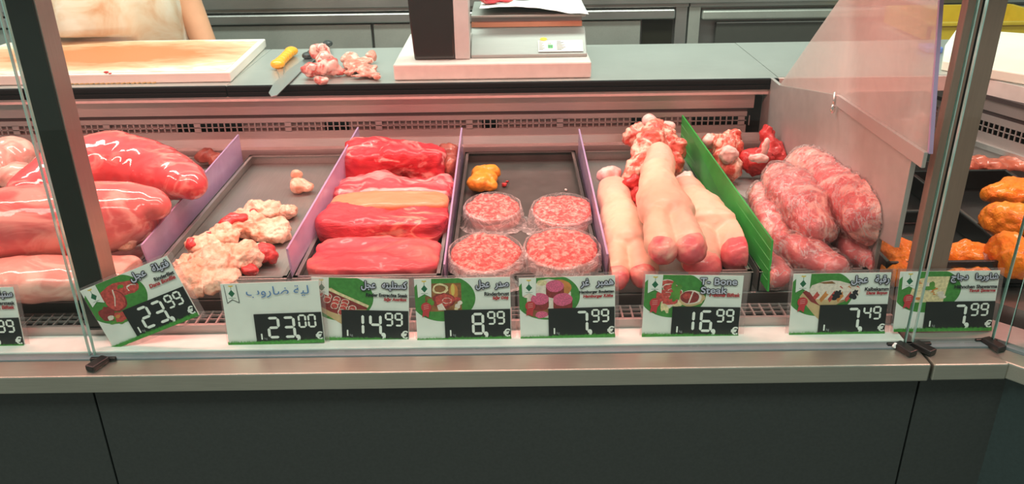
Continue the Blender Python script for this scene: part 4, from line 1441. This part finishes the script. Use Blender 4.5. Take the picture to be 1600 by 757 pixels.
so.parent = sc
so.matrix_parent_inverse = Matrix.Translation(-sc.location)
so.matrix_basis = SM
st = Flat()
st.poly(oval(14, 44, 9, 6, 24), P('seal_yellow', (.78, .50, .03)))
for k in range(2):
    st.poly(oval(10 + k * 8, 44, 2.6, 1.8, 12), P('seal_ochre', (.55, .33, .02)))
so = st.build('yellow_seal', None, 1.0)
so.parent = sc
so.matrix_parent_inverse = Matrix.Translation(-sc.location)
so.matrix_basis = SM
# paper sheet with meat on the plate
bm = BM()
nx, ny = 24, 12
g = [[None] * (ny + 1) for _ in range(nx + 1)]
for i in range(nx + 1):
    for j in range(ny + 1):
        u, v = i / nx, j / ny
        x = b0 + .022 + (b1 - b0 - .015) * u
        y = .955 + .24 * v
        zz = 1.1865 + .012 * max(0, math.sin(u * 3.4 + .3)) * (1 - v) + .014 * (1 - u) * (1 - v) + .003 * noise.noise(Vector((u * 6, v * 4, 1)))
        g[i][j] = bm.verts.new((x, y, zz))
for i in range(nx):
    for j in range(ny):
        bm.faces.new((g[i][j], g[i + 1][j], g[i + 1][j + 1], g[i][j + 1]))
pp = mesh('paper_sheet', bm, plain('butcher_paper', (.80, .83, .81), .6), None, True, recentre=True)
pp.modifiers.new('thick', 'SOLIDIFY').thickness = .0006
tag(pp, 'white butcher paper sheet curling over the edge of the scale plate', 'paper')
o = blob('meat_slice', [((b0 + .05, 1.06, 1.213), (.034, .04, .014), (0, 0, 0)), ((b0 + .085, 1.07, 1.212), (.026, .04, .012), (0, 0, 0))], BEEF3, seed=98, nz=((.003, 40),), floor=1.2015)
tag(o, 'red meat slice on the paper on the scale plate', 'meat')

# right background: board and crates
q = [onz(1.0555, *p_) for p_ in ((1470, 110), (1548, 124), (1680, 146), (1690, 72), (1492, 58), (1474, 84))]
o = prismo('cutting_board', q, (0, 0, .024), plain('white_board_right', (.83, .80, .68), .5, 0, .08, 6), None, .003)
tag(o, 'white cutting board at the right edge beyond the glass post', 'cutting board')

# ---------------------------------------------------------------- back counter
bc = thing('back_counter', 'stainless steel refrigerated counter along the back of the staff aisle', 'counter', (0, 2.4, 0))
BCY = 2.2
boxo('carcass', -2.6, 2.6, BCY + .03, 2.95, .05, 1.02, ST_DARK, bc)
boxo('top_slab', -2.6, 2.6, BCY - .03, 2.97, 1.02, 1.09, ST, bc, .003)
STD = steel('door_steel', (.52, .55, .50), .42, .7, (30, 3, 30))
for x0, x1 in ((-2.5, -1.56), (-1.55, -.545), (-.535, .52)):
    boxo('door', x0, x1, BCY, BCY + .03, .10, .952, STD, bc, .003)
boxo('stile', .655, .70, BCY - .005, BCY + .03, .08, 1.005, ST, bc, .002)
boxo('stile', .707, .752, BCY - .005, BCY + .03, .08, 1.005, STD, bc, .002)
boxo('door', .82, 2.5, BCY + .002, BCY + .03, .10, .935, plain('dark_door_panel', (.055, .055, .048), .45), bc, .002)
boxo('door_trim', .82, 2.5, BCY - .002, BCY + .028, .937, .942, ST, bc)
boxo('dark_recess', .53, .65, BCY + .02, BCY + .032, .12, .95, plain('dark_recess_shade', (.02, .018, .012), .3), bc)  # dark sheet standing in for the shade inside the opening
boxo('handle_rail', -2.6, .65, BCY - .022, BCY + .03, .960, .998, ST, bc, .006)
boxo('handle_rail', .757, 2.6, BCY - .022, BCY + .03, .955, .990, STD, bc, .006)
for x0, x1 in ((-2.6, -.02), (-.015, .703), (.708, 2.6)):
    boxo('drawer', x0, x1, BCY - .012, BCY + .03, 1.004, 1.019, ST, bc, .002)
yc = thing('plastic_crate', 'yellow plastic crate at the back right behind the glass post', 'crate', (1.75, 2.0, .85))
yp = plain('yellow_plastic', (.58, .40, .03), .4)
YB = 1.75
pA, pB = ony(YB, 1440, 58), ony(YB, 1680, 50)
zt0, zt1 = pA.z - .02, ony(YB, 1560, 34).z
sd_ = thing('side_table', 'steel side table carrying the yellow crate at the back right', 'table', ((pA.x + pB.x) / 2, YB + .2, 0))
boxo('table_top', pA.x, pB.x, YB - .02, YB + .42, zt0 - .035, zt0 - .001, ST, sd_, .002)
for xx in (pA.x + .03, pB.x - .03):
    for yy in (YB + .01, YB + .38):
        bm = BM()
        cyl(bm, (xx, yy, 0), (xx, yy, zt0 - .035), .018)
        mesh('leg', bm, ST, sd_, smooth=False)
yc.location = ((pA.x + pB.x) / 2, YB + .2, zt0)
bm = BM()
box(bm, pA.x + .02, pB.x - .02, YB, YB + .012, zt0, zt1)
box(bm, pA.x + .02, pB.x - .02, YB + .36, YB + .372, zt0, zt1)
box(bm, pA.x + .02, pA.x + .032, YB, YB + .372, zt0, zt1)
box(bm, pB.x - .032, pB.x - .02, YB, YB + .372, zt0, zt1)
box(bm, pA.x + .02, pB.x - .02, YB, YB + .372, zt0, zt0 + .008)
mesh('crate_wall', bm, yp, yc, bevel=.002)
boxo('rim', pA.x + .012, pB.x - .012, YB - .008, YB + .004, zt1 - .012, zt1, yp, yc, .002)
p = onz(1.0555, 1466, 84)
o = boxo('folded_cloth', p.x - .03, p.x + .012, p.y, p.y + .06, 1.0555, 1.072, plain('blue_cloth', (.10, .16, .42), .8, 0, .2, 60), None, .004)
tag(o, 'folded blue cloth beside the right cutting board', 'cloth')

# ---------------------------------------------------------------- butcher
SKIN = plain('skin', (.66, .34, .20), .5, 0, .1, 12)
px0, py0 = -1.245, 1.45
pe = thing('person', 'butcher in a stained white apron leaning against the worktop, arm hanging', 'person', (px0, py0, 0))


def skinned(name, verts, edges, radii, m, parent, root=0, sub=2):
    me = bpy.data.meshes.new('t')
    me.from_pydata([Vector(v) for v in verts], edges, [])
    o = bpy.data.objects.new('t', me)
    COL.objects.link(o)
    md = o.modifiers.new('s', 'SKIN')
    md.use_smooth_shade = True
    for i, r in enumerate(radii):
        me.skin_vertices[0].data[i].radius = r if isinstance(r, tuple) else (r, r)
    me.skin_vertices[0].data[root].use_root = True
    o.modifiers.new('u', 'SUBSURF').levels = sub
    o.modifiers['u'].render_levels = sub
    dg = bpy.context.evaluated_depsgraph_get()
    dg.update()
    out = bpy.data.meshes.new_from_object(o.evaluated_get(dg))
    bpy.data.objects.remove(o)
    out.materials.clear()
    out.materials.append(m)
    out.polygons.foreach_set('use_smooth', [True] * len(out.polygons))
    return link(name, out, parent)


V, Ed, Rd = [], [], []


def pv(x, y, z, r, par=None):
    V.append((px0 + x, py0 + y, z))
    Rd.append(r)
    if par is not None:
        Ed.append((par, len(V) - 1))
    return len(V) - 1


hip = pv(0, 0, .96, (.165, .13))
wst = pv(0, -.01, 1.12, (.16, .125), hip)
chs = pv(0, -.02, 1.32, (.18, .13), wst)
ncb = pv(0, -.02, 1.48, (.075, .07), chs)
nck = pv(0, -.03, 1.55, (.056, .056), ncb)
hd0 = pv(0, -.055, 1.61, (.072, .085), nck)
hd1 = pv(0, -.06, 1.70, (.080, .098), hd0)
hd2 = pv(0, -.045, 1.775, (.06, .07), hd1)
for sgn in (-1, 1):
    sh = pv(sgn * .19, -.01, 1.43, .065, ncb)
    if sgn > 0:
        el = pv(.245, .05, 1.19, .050, sh)
        wr = pv(.318, .02, .955, .036, el)
        dr = Vector((.12, -.25, -.96))
    else:
        el = pv(-.25, .06, 1.17, .048, sh)
        wr = pv(-.255, .03, .945, .034, el)
        dr = Vector((-.05, -.25, -.96))
    pm = pv(*(Vector((V[wr][0] - px0, V[wr][1] - py0, V[wr][2])) + dr * .055), (.024, .034), wr)
    pk = Vector((V[pm][0] - px0, V[pm][1] - py0, V[pm][2]))
    for k in range(4):
        off = Vector((0, .024 - .016 * k, -.02))
        ln = (.030, .034, .031, .024)[k]
        k0 = pv(*(pk + off + dr * .012), .0095, pm)
        k1 = pv(*(pk + off + dr * .012 + dr * ln), .0088, k0)
        k2 = pv(*(pk + off + dr * .012 + dr * ln * 1.75 + Vector((-sgn * .010, -.006, 0))), .008, k1)
    t0 = pv(*(pk + Vector((-sgn * .006, -.034, .020))), .011, pm)
    t1 = pv(*(pk + Vector((-sgn * .014, -.052, -.012))), .0095, t0)
    lg = pv(sgn * .10, 0, .86, .095, hip)
    kn = pv(sgn * .11, -.01, .48, .062, lg)
    an = pv(sgn * .11, .02, .09, .042, kn)
    ft = pv(sgn * .12, -.13, .045, (.042, .032), an)
body = skinned('body', V, Ed, Rd, SKIN, pe)
HAIR = plain('dark_hair', (.02, .015, .012), .6, 0, .3, 90)
blob('hair', [((px0, py0 - .035, 1.775), (.088, .10, .06), (0, 0, 0)), ((px0, py0 + .02, 1.72), (.085, .06, .08), (0, 0, 0))], HAIR, pe, nz=((.006, 60),), voxel=.006)
for sgn in (-1, 1):
    blob('ear', [((px0 + sgn * .083, py0 - .045, 1.68), (.010, .018, .030), (0, 0, 0))], SKIN, pe, voxel=.004, nz=())
    bm = BM()
    ell(bm, (px0 + sgn * .032, py0 - .148, 1.695), (.013, .010, .010))
    mesh('eye', bm, plain('eye_dark', (.05, .03, .02), .2), pe, True)
blob('nose', [((px0, py0 - .158, 1.672), (.014, .018, .020), (0, 0, 0)), ((px0, py0 - .148, 1.695), (.010, .012, .022), (0, 0, 0))], SKIN, pe, voxel=.004, nz=())
bm = BM()
ell(bm, (px0, py0 - .142, 1.632), (.024, .010, .007))
mesh('mouth', bm, plain('lip', (.45, .16, .13), .5), pe, True)
SHIRT = plain('grey_shirt', (.10, .11, .12), .8, 0, .15, 60)
skinned('shirt', [(px0, py0, 1.0), (px0, py0 - .01, 1.14), (px0, py0 - .02, 1.32), (px0, py0 - .02, 1.475), (px0 - .19, py0 - .01, 1.43), (px0 - .225, py0 + .03, 1.28), (px0 + .19, py0 - .01, 1.43), (px0 + .215, py0 + .03, 1.30)],
        [(0, 1), (1, 2), (2, 3), (3, 4), (4, 5), (3, 6), (6, 7)], [(.185, .15), (.18, .145), (.20, .15), (.085, .08), .082, .078, .082, .078], SHIRT, pe)
skinned('trousers', [(px0, py0, .99), (px0 - .10, py0, .84), (px0 - .11, py0, .48), (px0 - .11, py0 + .02, .10), (px0 + .10, py0, .84), (px0 + .11, py0, .48), (px0 + .11, py0 + .02, .10)],
        [(0, 1), (1, 2), (2, 3), (0, 4), (4, 5), (5, 6)], [(.175, .145), .115, .09, .075, .115, .09, .075], plain('dark_trousers', (.03, .032, .04), .8), pe)
for sgn in (-1, 1):
    blob('shoe', [((px0 + sgn * .115, py0 + .01, .045), (.048, .06, .045), (0, 0, 0)), ((px0 + sgn * .12, py0 - .10, .035), (.05, .09, .035), (0, 0, 0))], BLACK, pe, nz=(), floor=.001)
# apron: a draped sheet round the belly
m, nt, b = nodes('stained_apron')
n1 = noise_tex(nt, 7, (1, 1, 1), 6, .6, .8)
rp = ramp(nt, n1.outputs['Fac'], [(.40, (.66, .63, .53)), (.54, (.62, .48, .34)), (.72, (.52, .26, .13))])
nt.links.new(rp.outputs[0], b.inputs['Base Color'])
b.inputs['Roughness'].default_value = .75
n2 = noise_tex(nt, 120, (1, 1, 1), 3)
bump(nt, n2.outputs['Fac'], b, .15, .001)
bm = BM()
na, nzs = 60, 48
gv = []
for i in range(na + 1):
    a = R(-205 + 230 * i / na)
    row = []
    for j in range(nzs + 1):
        t = j / nzs
        z = .50 + .88 * t
        bel = math.exp(-((z - 1.13) / .15) ** 2)
        fold = .022 * noise.noise(Vector((a * 3.2, z * 2.2, 3))) + .007 * math.sin(a * 14 + 4 * z + 2 * noise.noise(Vector((a, z * 3, 0)))) * (1.2 - t)
        low = max(0, 1.10 - z)
        rx = .215 + .030 * bel + .14 * low + fold
        ry = .185 + .055 * bel + .02 * low + fold
        yy = py0 - .01 + ry * math.sin(a)
        if z < 1.092:
            yy = max(yy, 1.272)
        row.append(bm.verts.new((px0 + .01 + rx * math.cos(a), yy, z)))
    gv.append(row)
for i in range(na):
    for j in range(nzs):
        bm.faces.new((gv[i][j], gv[i + 1][j], gv[i + 1][j + 1], gv[i][j + 1]))
ap = mesh('apron', bm, m, pe, True)
ap.modifiers.new('thick', 'SOLIDIFY').thickness = .002
ap['label'] = 'white apron stained orange brown'
